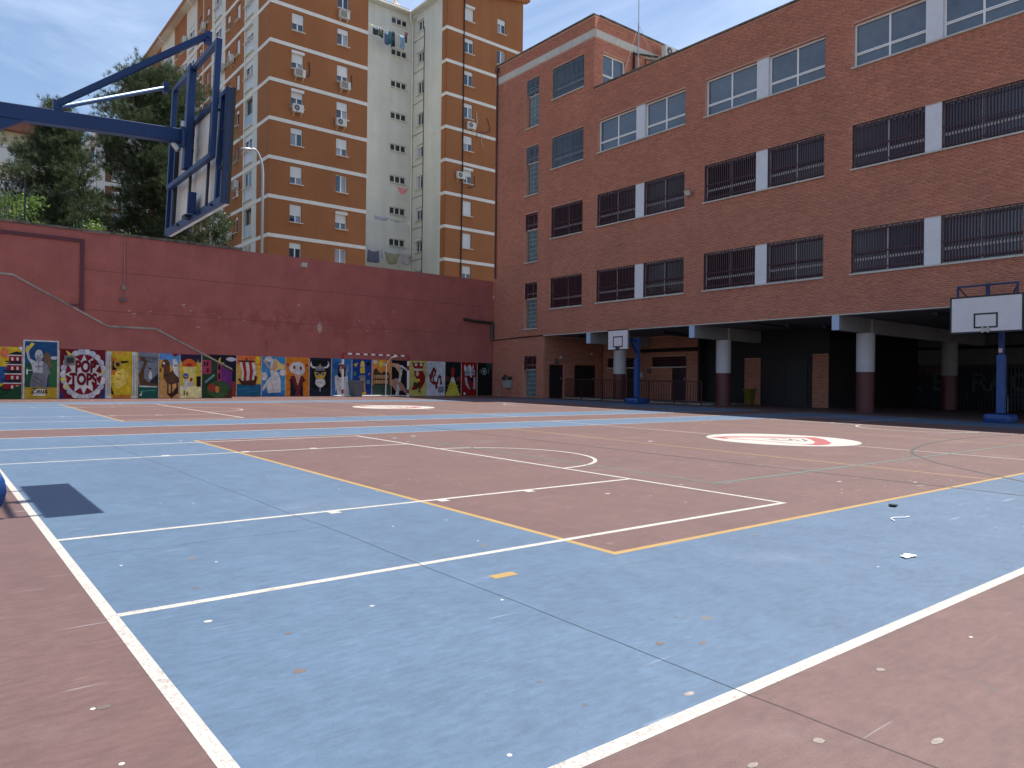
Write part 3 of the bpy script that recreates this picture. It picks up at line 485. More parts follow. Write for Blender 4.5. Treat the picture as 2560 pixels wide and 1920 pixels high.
# --- stair wall in front, with sloping concrete edge
prof = [(-9, 4.86), (2.52, 4.79), (5.49, 3.17), (7.13, 3.17), (10.05, 1.68)]
def stop(x):
    for (a, za), (c, zc) in zip(prof[:-1], prof[1:]):
        if a <= x <= c: return za+(zc-za)*(x-a)/(c-a)
    return prof[-1][1]
stair = thing('stair_wall', 'red stair parapet stepping down along the retaining wall, murals at its foot', 'wall', (4, YS, 0.4))
b = MB(); b.prism([(-9, YS, -.2), (10.05, YS, -.2)]+[(x, YS, z-.05) for x, z in reversed(prof)], (0, .22, 0)); b.build('parapet', WALL_RED, stair)
b = MB(); b.prism([(-9, YS+.23, -.2), (10.0, YS+.23, -.2)]+[(x, YS+.23, max(.5, z-1.0)) for x, z in reversed(prof)], (0, YW-YS-.24, 0)); b.build('stair_flight', CONCRETE, stair)
b = MB()
for (a, za), (c, zc) in zip(prof[:-1], prof[1:]):
    b.prism([(a, YS-.025, za-.05), (c, YS-.025, zc-.05), (c, YS-.025, zc+.02), (a, YS-.025, za+.02)], (0, .28, 0))
b.build('parapet_coping', CONCRETE, stair)
ys_ = YS
panel(-1.5, 2.82, ys_, 0, 2.26, (214,176,45), [((45,85,140), rect(0,.3,1,.62)), (WHT, [(.0,.62),(.7,.66),(.85,.6),(.7,.55),(0,.56)]), ((30,70,45), [(.0,0),(1,0),(1,.36),(.9,.3),(.85,.22),(.8,.1),(.6,.3),(0,.4)]), ((225,120,80), ell(.885,.88,.025,.1))] + sum([[((35,35,42), [(.9-.012*k,.85-.18*k),(.965,.92-.18*k),(1,.9-.18*k),(1,.84-.18*k)]), (WHT, rect(.905-.01*k,.83-.18*k,1,.85-.18*k)), ((140,25,32), rect(.915-.012*k,.72-.18*k,1,.83-.18*k)), (WHT, rect(.93,.74-.18*k,.945,.8-.18*k)), (WHT, rect(.965,.74-.18*k,.98,.8-.18*k)), ((35,35,42), seg((.89-.012*k,.72-.18*k),(1,.72-.18*k),.02))] for k in range(4)], []) + [((30,70,45), [(.78,0),(1,0),(1,.26),(.96,.24),(.9,.1)])], stair, 'mural panel of a red pagoda with tiered roofs under a yellow sky')
# mural painted over the store door
door = MB(); door.box(2.86, 3.93, ys_-.05, ys_-.001, gz(3.4, ys_)+.02, 2.53); door = door.build('door', C(200,196,190), stair); door['label'] = 'store door painted with a bearded statue'
pd = panel(2.91, 3.88, ys_-.05, 0, 2.48, (35,75,115), [((40,80,55), rect(0,.0,.22,.62)), ((55,100,60), rect(.74,.1,1,.68)), ((190,190,185), ell(.9,.72,.12,.03)), ((185,150,45), rect(0,0,1,.2)), ((110,85,70), ell(.68,.72,.12,.1)), ((110,85,70), [(.6,.74),(.8,.7),(.84,.55),(.7,.5)]), (SKN, []) if False else ((178,176,176), [(.03,.84),(.11,.82),(.16,.7),(.3,.66),(.56,.66),(.62,.5),(.58,.44),(.26,.44),(.2,.6),(.08,.7)]), ((178,176,176), ell(.08,.86,.06,.06)), ((215,190,80), [(.0,.84),(.06,.8),(.3,.96),(.2,.98)]), ((185,183,183), ell(.43,.76,.13,.1)), ((120,118,118), seg((.36,.76),(.42,.76),.015)), ((120,118,118), seg((.46,.76),(.52,.76),.015)), ((150,148,150), ell(.43,.69,.09,.05)), ((120,120,124), [(.56,.66),(.7,.6),(.8,.44),(.72,.42),(.66,.2),(.8,.18),(.6,.18),(.55,.44)]), ((112,112,118), [(.24,.46),(.6,.44),(.64,.2),(.16,.2),(.16,.28)]), ((85,85,92), seg((.24,.4),(.56,.3),.02)), ((85,85,92), seg((.22,.33),(.54,.24),.02)), ((85,85,92), seg((.42,.64),(.42,.5),.012)), ((85,85,92), seg((.3,.56),(.54,.56),.01)), ((215,210,190), rect(.26,.05,.64,.17))], door, 'statue painting on the door')
me = text_mesh('painted_name', 'Zeus', 0.25, C(30,28,30)); put('painted_name', me, Matrix.Translation(Vector((3.35, ys_-.095, gz(3.3, ys_)+.21))) @ Matrix.Rotation(math.pi/2, 4, 'X'), door)
b = MB(); b.box(2.95, 3.0, ys_-.1, ys_-.06, 1.32, 1.5); b.tube([(2.98, ys_-.13, 1.46), (3.12, ys_-.13, 1.46)], .011); b.build('door_handle', STEEL, door)
b = MB(); b.box(2.74, 2.83, ys_-.1, ys_-.001, 2.18, 2.28); b.box(2.76, 2.82, ys_-.12, ys_-.1, 2.14, 2.2); b.build('alarm_box', C(200,198,190), stair)
cl = []
for k in range(22): a = 2*math.pi*k/22; cl.append((WHT if k % 2 else (180,182,195), ell(.52+.43*math.cos(a), .49+.45*math.sin(a), .09, .075, 12)))
panel(3.97, 5.42, ys_, 0, 2.26, (110,22,38), [((55,45,95), [(.0,.0),(.14,0),(0,.2)]), ((40,60,110), [(.86,.0),(1,0),(1,.25)]), ((60,40,90), [(.5,1),(.75,1),(.62,.94)])] + cl + [((120,24,38), ell(.52,.49,.40,.41,24)), ((215,205,60), [(.86,.52),(1,.56),(.9,.46)]), ((215,205,60), [(.0,.42),(.16,.4),(.06,.34)]), ((215,205,60), [(.12,.28),(.2,.26),(.13,.18)]), ((205,200,195), star(.52,.49,.27,.41,12,1.0)), ((205,200,195), ell(.52,.49,.285,.29))], stair, 'comic-style mural panel with a white starburst and the words POP TOPS')
for s_, zz, dx in (('POP', 1.44, .05), ('TOPS', 0.98, -.01)):
    me = text_mesh('painted_lettering', s_, 0.58, C(105,16,28), .045); put('painted_lettering', me, Matrix.Translation(Vector((4.72+dx, ys_-.07, zz))) @ Matrix.Rotation(math.pi/2, 4, 'X') @ Matrix.Diagonal((.62, 1, 1, 1)), stair)
b = MB(); b.box(4.10, 4.46, ys_-.08, ys_-.001, 1.68, 2.02); o = b.build('vent_frame', C(130,120,118), stair)
b = MB(); b.box(4.17, 4.39, ys_-.09, ys_-.081, 1.75, 1.95)
for k in range(5): b.box(4.17, 4.39, ys_-.1, ys_-.09, 1.765+.04*k, 1.778+.04*k)
b.build('vent_grille', BLACKM, o)
b = MB(); b.prism([(4.15, ys_-.02, 2.22), (4.22, ys_-.02, 2.03), (4.4, ys_-.02, 2.03)], (0, -.012, 0)); b.build('paper_star', C(210,190,90), stair)
colm = lambda x: [(WHT, rect(x, .06, x+.14, .94)), ((60,55,60), seg((x+.045,.08),(x+.045,.92),.012)), ((60,55,60), seg((x+.095,.08),(x+.095,.92),.012)), (WHT, ell(x+.07,.96,.1,.03)), (WHT, rect(x-.02,0,x+.16,.05))]
panel(5.46, 6.50, ys_, 0, 2.24, (205,170,40), [((190,110,40), rect(.16,.5,.32,.86)), (BLK, [(.2,.78),(.66,.8),(.74,.77),(.5,.74),(.3,.6),(.18,.6)]), ((190,150,60), ell(.36,.72,.13,.09)), ((45,38,30), star(.36,.72,.05,.1,9,.7)), ((225,195,90), [(.22,.4),(.3,.56),(.52,.64),(.72,.52),(.62,.3),(.52,.26),(.4,.2),(.26,.24)]), ((215,150,60), [(.2,.92),(.6,.93),(.6,.98),(.2,.98)]), ((200,110,50), seg((.3,.42),(.44,.4),.018)), ((180,130,40), seg((.36,.53),(.5,.51),.02)), ((180,140,45), seg((.62,.5),(.66,.3),.012)), ((190,120,50), rect(.22,.0,.78,.07)), (BLK, [(.16,.1),(.26,.06),(.16,.25)])] + colm(.0) + colm(.83), stair, 'yellow mural panel of a profile between two white columns')
panel(6.54, 7.24, ys_, 0, 2.23, (120,122,130), [((95,98,108), seg((0,.9),(1,.86),.06)), ((85,88,98), seg((0,.82),(.8,.8),.03)), ((45,48,55), [(.45,.3),(1,.55),(1,.3)]), ((92,62,42), [(.05,.9),(.3,.9),(.45,.8),(.3,.62),(.28,.45),(.5,.35),(1,.3),(1,.24),(.1,.27),(.02,.5),(.2,.68),(.28,.8),(.1,.84)]), ((205,200,198), [(.5,.55),(.64,.6),(.7,.5),(.68,.42),(.54,.42)]), ((30,28,30), rect(.54,.63,.64,.66)), (SKN, ell(.59,.6,.05,.03)), ((32,88,78), rect(0,0,1,.27)), ((190,200,195), seg((.05,.26),(.95,.25),.03)), ((80,140,125), seg((.1,.15),(.9,.18),.02)), ((200,195,175), [(.06,.06),(.22,.16),(.16,.05)])], stair, 'mural panel of a longship prow on a grey sea')
panel(7.28, 8.01, ys_, 0, 2.22, (205,150,90), [((95,145,195), rect(0,.72,1,1)), ((205,150,60), [(0,.5),(0,.86),(.5,.84),(.6,.7),(1,.76),(1,.4),(0,.4)]), ((120,75,45), ell(.06,.62,.05,.05)), ((90,62,45), [(.10,.76),(.20,.86),(.42,.86),(.52,.78),(.52,.58),(.66,.62),(.82,.56),(1,.5),(1,.36),(.6,.3),(.36,.34),(.2,.48),(.24,.62),(.2,.68),(.10,.69)]), ((70,48,36), rect(.40,.08,.47,.36)), ((70,48,36), rect(.58,.06,.65,.36)), ((80,55,40), rect(.86,.1,.94,.4)), ((55,38,30), seg((.2,.5),(.46,.52),.02)), (WHT, ell(.22,.78,.06,.03)), ((140,30,30), [(.58,1),(.95,1),(.8,.93)]), (WHT, [(.64,.86),(.8,.88),(.92,.8),(.95,.6),(.98,.46),(.86,.5),(.74,.56),(.66,.66)]), ((70,50,40), seg((.7,.73),(.92,.73),.02)), ((60,40,32), [(.38,.1),(.62,.0),(.95,.12),(.95,.3),(.66,.12)])], stair, 'mural panel of a camel rider in white before a desert town')
panel(8.05, 8.83, ys_, 0, 2.21, (205,185,95), [((45,35,60), rect(0,.82,1,1)), ((215,95,40), ell(.42,.74,.36,.16)), ((190,50,35), ell(.42,.72,.2,.08)), ((225,205,120), rect(.12,.35,.8,.72)), ((205,170,40), [(0,.3),(0,.9),(.16,.6),(.12,.3)]), ((205,175,45), [(.62,.25),(.84,.9),(1,.5),(1,.25)]), ((230,215,150), rect(0,0,1,.28)), (WHT, [(.14,.2),(.2,.46),(.36,.46),(.36,.2)]), ((60,100,170), ell(.26,.5,.13,.07)), (SKN, ell(.26,.46,.1,.05)), (BLK, rect(.16,.45,.36,.475)), ((170,60,40), ell(.52,.42,.07,.05)), ((190,175,165), ell(.52,.32,.14,.06)), ((70,50,40), rect(.16,.06,.22,.16)), ((70,50,40), rect(.3,.06,.36,.14)), (BLK, rect(.78,.26,.98,.5))], stair, 'mural panel of a desert street with yellow towers at sunset')
panel(8.87, 10.05, ys_, 0, 2.21, (40,62,40), [((165,60,85), rect(0,.56,.3,.88)), ((165,60,85), rect(.5,.4,.66,.82)), ((105,45,110), [(.64,.42),(.62,.75),(1,.62),(1,.2),(.8,.36)]), (BLK, rect(.05,.74,.1,.84)), (BLK, rect(.14,.74,.2,.84)), (BLK, rect(.16,.6,.21,.7)), (BLK, rect(.53,.66,.6,.78)), (BLK, rect(.53,.44,.6,.58)), ((110,140,140), seg((.1,.36),(.4,.54),.06)), ((60,85,50), ell(.55,.2,.4,.2)), ((150,60,45), ell(.32,.24,.13,.1)), ((200,120,50), ell(.5,.2,.07,.08)), ((85,45,35), [(.8,0),(1,0),(1,.25),(.86,.12)])], stair, 'mural panel of pink and purple houses on a green hill', clip=lambda x: stop(x)-.06)
for x in (2.84, 3.95, 5.44, 6.52, 7.26, 8.03, 8.85): framebar(x, ys_, 2.2, stair)
# ------------------------------------------------------------------ the school
YEND, YR, XB, XP = -2.0, 28.45, 29.1, 29.6      # near end of the front; recess wall; toilet wall; dark inner wall
ZS, ZT, ZP = 3.71, 15.2, 18.72                   # underside, main roof, raised corner roof
YP = 25.0
school = thing('school_building', 'four-storey red brick school with barred windows over an open ground floor', 'building', (XF, 16, 0.3))
WHT_M = mat('chalk', L(170,160,155), rough=.9)
SILLZ, HEADZ = (5.05, 8.62, 12.09), (6.57, 10.13, 13.60)
pairs = [(22.36, 24.72), (19.63, 21.85), (16.28, 18.64), (13.54, 15.78), (10.20, 12.54), (7.48, 9.70), (4.10, 6.42), (1.38, 3.62)]
U = lambda y: YW-y                               # front frame: u runs from the retaining wall towards the viewer
wins = []                                        # (y0, y1, z0, z1, kind)
for zi in range(3):
    for a, c in pairs: wins.append((a, c, SILLZ[zi], HEADZ[zi], ('dark', 'dark', 'open')[zi]))
for z0, z1, k in ((5.02, 6.57, 'dark'), (8.55, 10.11, 'dark'), (12.04, 13.61, 'blue'), (15.54, 17.10, 'blue')): wins.append((25.70, 27.96, z0, z1, k))
slits = [(29.0, 29.98, 4.10, 6.50), (29.0, 29.98, 7.56, 10.10), (29.0, 29.98, 11.06, 13.60), (29.0, 29.98, 14.58, 17.12), (29.0, 29.98, 0.56, 2.68)]
# white tiled piers stand between the windows of a pair, so each pair is one opening
openings = []
for zi in range(3):
    for k in range(0, len(pairs), 2): openings.append((U(pairs[k][1]), U(pairs[k+1][0]), SILLZ[zi], HEADZ[zi]))
openings += [(U(c), U(a), z0, z1) for a, c, z0, z1, _ in wins if a == 25.70]
openings += [(U(c), U(a), z0, z1) for a, c, z0, z1 in slits]
FM = frameX(XF, YW, 0)
front_low = [(0, U(YR), -.1, ZS)]
upper = [h for h in openings if h[2] > 3.8]; lowh = [h for h in openings if h[2] < 3.8]
ue = U(YP)                                      # the raised corner block is one sheet, the long front another
b = MB(); holed_wall(b, 0, ue, ZS, ZP, [h for h in upper if h[1] <= ue], .26); holed_wall(b, ue, U(YEND), ZS, ZT, [h for h in upper if h[0] >= ue], .26)
holed_wall(b, 0, U(YR), -.1, ZS, lowh, .26)
front = b.build('front_wall', MORTAR, school, local=FM)
# the bricks themselves; the white band at the top of the corner block carries no bricks
bl = brick_list(0, ue, ZS, ZP-.02, [h for h in upper if h[1] <= ue]+[(-1, 99, 17.69, 18.07)])
bl += brick_list(ue, U(YEND), ZS, ZT-.02, [h for h in upper if h[0] >= ue]); bl += brick_list(0, U(YR), 0.5, ZS, lowh)
near = [q for q in bl if q[4] and 22.9 < q[0] < 25.25 and 6.66 < q[2] < 8.58][:300]; nset = {(q[0], q[2]) for q in near}
ob = put('brickwork', brick_mesh('brickwork', [q for q in bl if (q[0], q[2]) not in nset]), FM, school); ob['kind'] = 'stuff'
one = brick_mesh('brick', [(0, BL, 0, BH, True)])
for q in near: put('brick', one, FM @ Matrix.Translation(Vector((q[0], 0, q[2]))), school)
# white stone band, copings
for k in range(9):
    b = MB(); a = YW-k*.851; b.box(XF-.02, XF+.02, max(a-.846, YP-.02), a, 17.70, 18.06); b.build('band_slab', STONE, school)
for k in range(8): b = MB(); a = XF+.03+k*.851; b.box(a, a+.846, YP-.02, YP+.02, 17.70, 18.06); b.build('band_slab', STONE, school)
for k in range(28):
    y1 = YP-k*.98
    b = MB(); b.box(XF-.06, XF+.34, y1-.975, y1, ZT, ZT+.075); b.build('coping_slab', COPE, school)
for k in range(8): b = MB(); y1 = YW-k*.955; b.box(XF-.06, XF+.3, y1-.95, y1, ZP, ZP+.07); b.build('coping_slab', COPE, school)
for k in range(8): b = MB(); x0 = XF+.3+k*.82; b.box(x0, x0+.815, YP-.06, YP+.3, ZP, ZP+.07); b.build('coping_slab', COPE, school)
# side of the raised corner block, with its own window
PM = frameY(XF, YP, 0); pw = (0.56, 2.16, 15.62, 17.10)
b = MB(); holed_wall(b, 0, 6.5, ZT-.3, ZP, [pw], .24); b.build('corner_block_side', MORTAR, school, local=PM)
ob = put('brickwork', brick_mesh('brickwork', brick_list(0, 6.5, ZT-.3, ZP-.02, [pw, (-1, 99, 17.69, 18.07)])), PM, school); ob['kind'] = 'stuff'
b = MB(); b.box(XF+.27, 48, YEND, YP, ZT-.45, ZT-.3); b.box(XF+.27, XF+6.5, YP+.26, YW, ZP-.4, ZP-.3); b.box(XF+6.5, XF+6.6, YP, YW, ZT-.3, ZP); b.box(47.8, 48, YEND, YW, 0, ZT-.4); b.box(XF+.3, 48, YEND, YEND+.1, ZS+.3, ZT-.4); b.box(XF+.3, 48, YW-.1, YW-.01, ZS+.3, ZT-.4); b.build('roof', CONCRETE, school)
b = MB()
for z in (ZS+.25, 7.2, 10.75): b.box(XF+.28, 47.8, YEND+.1, YW-.1, z, z+.2)
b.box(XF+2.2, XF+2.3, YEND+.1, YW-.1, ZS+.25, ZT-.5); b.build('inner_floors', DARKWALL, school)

# --- windows
def frame_mesh(w_, h_, kind):
    key = ('sw', round(w_, 2), round(h_, 2), kind)
    if key in CACHE: return CACHE[key]
    f = MB(); t = .055
    f.box(0, w_, 0, .06, h_-t, h_); f.box(0, w_, 0, .06, 0, t); f.box(0, t, 0, .06, t, h_-t); f.box(w_-t, w_, 0, .06, t, h_-t)
    f.box(w_/2-.03, w_/2+.03, -.004, .056, t, h_-t); f.box(t, w_/2-.03, -.002, .056, h_*.29, h_*.29+.085); f.box(w_/2+.03, w_-t, -.002, .056, h_*.29, h_*.29+.085)
    if kind == 'open': f.box(.06, w_/2-.035, -.006, -.002, h_*.29+.038, h_*.29+.046, 1); f.box(w_/2+.035, w_-.06, -.006, -.002, h_*.29+.038, h_*.29+.046, 1)
    CACHE[key] = f.mesh('window', [WHITE_ALU, MATS['ac_grille']]); return CACHE[key]
CACHE = {}
def grille_mesh(w_, h_, m):
    key = ('gr', round(w_, 2), round(h_, 2), m.name)
    if key in CACHE: return CACHE[key]
    g = MB(); n = int(w_/.088)
    for z in (.10, h_*.42, h_-.14): g.box(0, w_, 0, .02, z, z+.05)
    g.box(0, .03, -.003, .025, 0, h_); g.box(w_-.03, w_, -.003, .025, 0, h_); g.box(0, w_, -.004, .02, h_-.03, h_)
    for k in range(1, n):
        x = w_*k/n; top = h_-.03 if k % 2 else h_-.10; g.box(x-.017, x+.017, -.014, .014, .03, top)
    CACHE[key] = g.mesh('grille', m); return CACHE[key]
def pane(w_, h_, m, key):
    key = ('pane', round(w_, 3), round(h_, 3), m.name)
    if key not in CACHE: CACHE[key] = MB().box(0, w_, 0, .008, 0, h_).mesh('pane', m)
    return CACHE[key]
def sill(y0, y1, z, parent, name='sill'):
    b = MB(); b.box(XF-.07, XF+.2, y0-.04, y1+.04, z-.05, z+.003); return b.build(name, STONE, parent)
for a, c, z0, z1, kind in wins:
    w_, h_ = c-a, z1-z0; gm = GLASS_D if kind == 'dark' and a > 13 else GLASS
    wo_ = put('window', frame_mesh(w_, h_, kind), frameX(XF+.15, c, z0), school)
    for i in (0, 1):
        for zz, hh in ((.055, h_*.29-.055), (h_*.29+.085, h_*.71-.14)):
            put('pane', pane(w_/2-.085, hh, gm, 0), frameX(XF+.185, c-(.055 if i == 0 else w_/2+.03), z0+zz), wo_)
    if kind != 'open':
        put('grille', grille_mesh(w_, h_, GRILLE_D if kind == 'dark' else GRILLE_B), frameX(XF+.025, c, z0+.02), wo_)
    if kind == 'blue' or (kind == 'dark' and a < 13):      # drawn blinds behind the bars
        pass
for zi in range(3):
    for k in range(0, len(pairs), 2):
        y0, y1 = pairs[k+1][1], pairs[k][0]; sill(pairs[k+1][0], pairs[k][1], SILLZ[zi], school)
        b = MB(); b.box(XF+.03, XF+.25, y0+.001, y1-.001, SILLZ[zi]+.004, HEADZ[zi]-.002); b.build('tiled_pier', WHITE_TILE, school)
for a, c, z0, z1, k in wins:
    if a == 25.70: sill(a, c, z0, school)
def glass_blocks(y0, y1, z0, z1, parent):
    n, m_ = 3, max(3, round((z1-z0)/.235)); pw_, ph_ = (y1-y0)/n, (z1-z0)/m_
    b = MB(); b.box(0, y1-y0, .02, .06, 0, z1-z0); j = b.build('block_joints', GJOINT, parent, local=frameX(XF+.14, y1, z0))
    key = ('gb', round(pw_, 2), round(ph_, 2))
    if key not in CACHE:
        g = MB(); g.box(.022, pw_-.022, 0, .02, .022, ph_-.022); g.box(.05, pw_-.05, -.006, 0, .05, ph_-.05); CACHE[key] = g.mesh('glass_block', GBLOCK)
    for i in range(n):
        for q in range(m_): put('glass_block', CACHE[key], frameX(XF+.14, y1-i*pw_, z0+q*ph_), j)
for a, c, z0, z1 in slits:
    hz_ = z1-(.86 if z0 > 1 else .72); wo_ = put('window', frame_mesh(c-a-.0, z1-hz_, 'slit'), frameX(XF+.15, c, hz_), school)
    put('pane', pane(c-a-.11, z1-hz_-.11, GLASS_D, 0), frameX(XF+.2, c-.055, hz_+.055), wo_)
    put('grille', grille_mesh(c-a, z1-hz_, GRILLE_B if z0 > 11 else GRILLE_D), frameX(XF+.02, c, hz_), wo_)
    glass_blocks(a+.01, c-.12, z0, hz_, school); 
    if z0 > 1: sill(a, c, z0, school)
wo_ = put('window', frame_mesh(1.6, 1.48, 'open'), frameY(XF+.56, YP+.13, 15.62), school)
for i in (0, 1):
    for zz, hh in ((.055, .37), (.52, .9)): put('pane', pane(.7, hh, GLASS, 0), frameY(XF+.56+(.06 if i == 0 else .84), YP+.165, 15.62+zz), wo_)
# main roof edge strip under the front wall and the drip edge
b = MB(); b.box(XF-.012, XF+.24, YEND, YR, ZS-.035, ZS-.001); b.build('drip_edge', STONE, school)
# --- open ground floor: ceiling, beams, columns
b = MB(); b.box(XF+.25, 39, YEND, YR, ZS-.01, ZS+.2); b.build('ceiling', SOFFIT, school)
for y in (25.22, 19.19, 13.07, 6.95, 0.85):
    bm_ = MB(); x1 = 29.0 if y > 22.5 else (33.2 if y > 15 else 38); bm_.box(XF+.02, x1, y-.13, y+.13, 3.17, ZS-.012); bm_ = bm_.build('beam', BEAM, school)
    e = MB(); e.box(XF, XF+.019, y-.13, y+.13, 3.17, ZS-.012); e.build('beam_end', PALE_BLUE, bm_)
    e = MB(); e.box(27.12, 27.22, y-.16, y-.131, 3.18, ZS-.012); e.build('cable_cover', COLW, bm_)
    for cx_ in (27.0, 34.45):
        if y > 22.5 and cx_ > 30: continue
        if y > 15 and cx_ > 30: continue
        g0 = gz(cx_, y); c_ = MB(); c_.lathe((cx_, y, 0), [(.31, g0-.02), (.31, 1.76)], n=28); c_ = c_.build('column', COLR, school, smooth=False)
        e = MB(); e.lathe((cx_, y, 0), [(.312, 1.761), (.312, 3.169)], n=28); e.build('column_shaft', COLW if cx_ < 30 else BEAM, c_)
# --- recess and inner walls
def brickwall(M, u0, u1, z0, z1, holes, parent=school, name='inner_wall'):
    b = MB(); holed_wall(b, u0, u1, z0, z1, holes, .12); b.build(name, MORTAR, parent, local=M)
    o = put('brickwork', brick_mesh('brickwork', brick_list(u0, u1, z0+.02, z1-.02, holes), .006), M, parent); o['kind'] = 'stuff'
RM = frameY(XF+.01, YR, 0); g0 = gz(27, YR)
d1, d2 = (.42, 1.38, g0, 2.24), (2.2, 3.75, g0, 2.26)
brickwall(RM, 0, XB-XF-.01, .3, ZS-.01, [d1, d2])
TM = frameX(XB, YR, 0); UT = lambda y: YR-y
h3, h4 = (UT(28.08), UT(25.94), 2.16, 2.66), (UT(24.96), UT(22.81), 2.16, 2.66); d3, d4 = (UT(26.70), UT(25.97), g0, 2.12), (UT(23.68), UT(22.81), g0, 2.12)
brickwall(TM, .02, UT(22.1), .3, ZS-.01, [h3, h4, d3, d4])
def dooro(M, u0, u1, z0, z1, label=None, signs=True):
    d = MB(); d.box(u0+.02, u1-.02, .06, .1, z0, z1-.02); d = d.build('door', BLACKISH, school, local=M)
    f = MB(); f.box(u0, u1, .02, .11, z1-.05, z1); f.box(u0, u0+.05, .02, .11, z0, z1-.05); f.box(u1-.05, u1, .02, .11, z0, z1-.05); f.build('door_frame', DARK_RED, d, local=M)
    f = MB(); f.box(u1-.16, u1-.1, .03, .06, z0+.98, z0+1.1); f.build('door_handle', STEEL, d, local=M)
dooro(RM, *d1); dooro(RM, *d2); dooro(TM, *d3); dooro(TM, *d4)
for hh in (h3, h4):
    wo_ = put('window', grille_mesh(hh[1]-hh[0], hh[3]-hh[2], GRILLE_D), TM @ Matrix.Translation(Vector((hh[0], .01, hh[2]))), school)
    put('pane', pane(hh[1]-hh[0], hh[3]-hh[2], GLASS_D, 0), TM @ Matrix.Translation(Vector((hh[0], .09, hh[2]))), wo_)
    b = MB(); b.box(hh[0]-.04, hh[1]+.04, -.04, .08, hh[2]-.06, hh[2]-.004); b.build('sill', STONE, wo_, local=TM)
b = MB(); b.tube([(XB-.1, 25.6, 2.98), (XB-.1, 22.1, 2.98)], .09); b.build('service_duct', BLACKM, school)
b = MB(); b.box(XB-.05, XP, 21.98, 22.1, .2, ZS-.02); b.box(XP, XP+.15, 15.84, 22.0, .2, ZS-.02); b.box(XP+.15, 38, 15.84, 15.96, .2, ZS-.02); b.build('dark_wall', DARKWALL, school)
for y0, y1, z1 in ((15.86, 16.55, 2.6), (19.05, 19.85, 2.5)):
    M = frameX(XP-.06, y1, 0); bl2 = brick_list(0, y1-y0, .32, z1, []); b = MB(); b.box(0, y1-y0, 0, .058, .3, z1); p_ = b.build('brick_pier', MORTAR, school, local=M)
    o = put('brickwork', brick_mesh('brickwork', bl2), M, p_); o['kind'] = 'stuff'
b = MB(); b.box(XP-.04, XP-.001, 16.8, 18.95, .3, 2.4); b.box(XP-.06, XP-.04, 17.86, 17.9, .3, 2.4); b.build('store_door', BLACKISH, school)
XM = 38.0
b = MB(); b.box(XM, XM+.2, YEND, 20.2, -.1, 2.3); b.build('mural_back_wall', NAVY, school); b = MB(); b.box(XM-.001, XM+.2, YEND, 20.2, 2.3, ZS); b.build('back_wall', GREYWALL, school)
b = MB(); b.tube([(XM-.15, 18, 3.12), (XM-.15, YEND, 3.12)], .07); b.build('service_duct', BLACKM, school)
yy_ = onX(2362, 900, 35.6).y; b = MB(); b.tube([(35.6, yy_, gz(35, 12)), (35.6, yy_, ZS-.02)], .07); b.build('downpipe', COLR, school)
LETTER = mat('pale_letter_paint', L(120, 118, 118), rough=.8, var=.1)
for s_, px in (('Y', 2229), ('K', 2284), ('E', 2345), ('R', 2449), ('A', 2494), ('C', 2551)):
    p = onX(px, 970, XM); me = text_mesh('mural_letter', s_, 1.18, LETTER); put('mural_letter', me, Matrix.Translation(Vector((XM-.012, p.y, 1.13))) @ Matrix.Rotation(-math.pi/2, 4, 'Z') @ Matrix.Rotation(math.pi/2, 4, 'X'), school)
for px, py, c_, rx, rz in ((2197, 925, C(150,130,40), .42, .35), (2241, 930, C(80,100,150), .35, .2), (2325, 920, C(150,90,110), .7, .3)):
    p = onX(px, py, XM); b = MB(); b.poly([(XM-.004, p.y+rx*math.cos(2*math.pi*k/14), min(2.29, p.z+rz*math.sin(2*math.pi*k/14))) for k in range(14)]); b.build('mural_shape', c_, school)
p0, p1 = onX(2095, 950, XM), onX(2221, 1001, XM); b = MB(); b.box(XM-.01, XM-.002, p1.y, p0.y, p1.z, p0.z-.02); b.build('mural_board', mat('pale_board', L(110,115,130), rough=.8, var=.15, scale=4), school)
# low step in front of the toilets, ceiling lights
b = MB(); b.gbox(26.3, XB-.01, 19.6, YR-.02, 0, .06); b.build('step', CONCRETE, school)
for x, y in ((26.2, 26.8), (27.2, 22.2), (28.4, 22.6), (27.6, 16.2), (29.0, 15.4), (26.6, 10.3)):
    b = MB(); b.box(x-.65, x+.65, y-.09, y+.09, 3.60, 3.69); b.box(x-.6, x+.6, y-.06, y+.06, 3.57, 3.6); b.build('ceiling_light', mat('lamp_casing', (.05,.05,.055,1), rough=.5), school)
b = MB(); b.tube([(XF+.4, 16.6, 3.66), (33, 17.0, 3.66)], .025); b.tube([(XF+.4, 19.5, 3.66), (33, 19.7, 3.66)], .025); b.build('ceiling_cable', CABLE, school)
for x, z, s_ in ((26.0, 2.62, .06), (28.2, 2.88, .06)): b = MB(); b.box(x-s_, x+s_, YR-.08, YR-.008, z-s_, z+s_); b.build('wall_lamp', COLW, school)
SIGN = mat('toilet_sign', (.03,.04,.07,1), rough=.5)
def sign(M, u, z, s_=.11):
    b = MB(); b.box(u-s_, u+s_, -.03, -.009, z-s_*1.1, z+s_*1.1, 0); b.box(u-.015, u+.015, -.034, -.03, z-.05, z+.03, 1); b.box(u-.02, u+.02, -.034, -.03, z+.04, z+.075, 1); b.build('toilet_sign', [SIGN, COLW], school, local=M)
sign(RM, .9, 2.4); sign(TM, UT(25.12), 1.95); b = MB(); b.box(UT(25.85), UT(25.58), -.02, -.008, 1.62, 1.86); b.build('notice', COLW, school, local=TM)
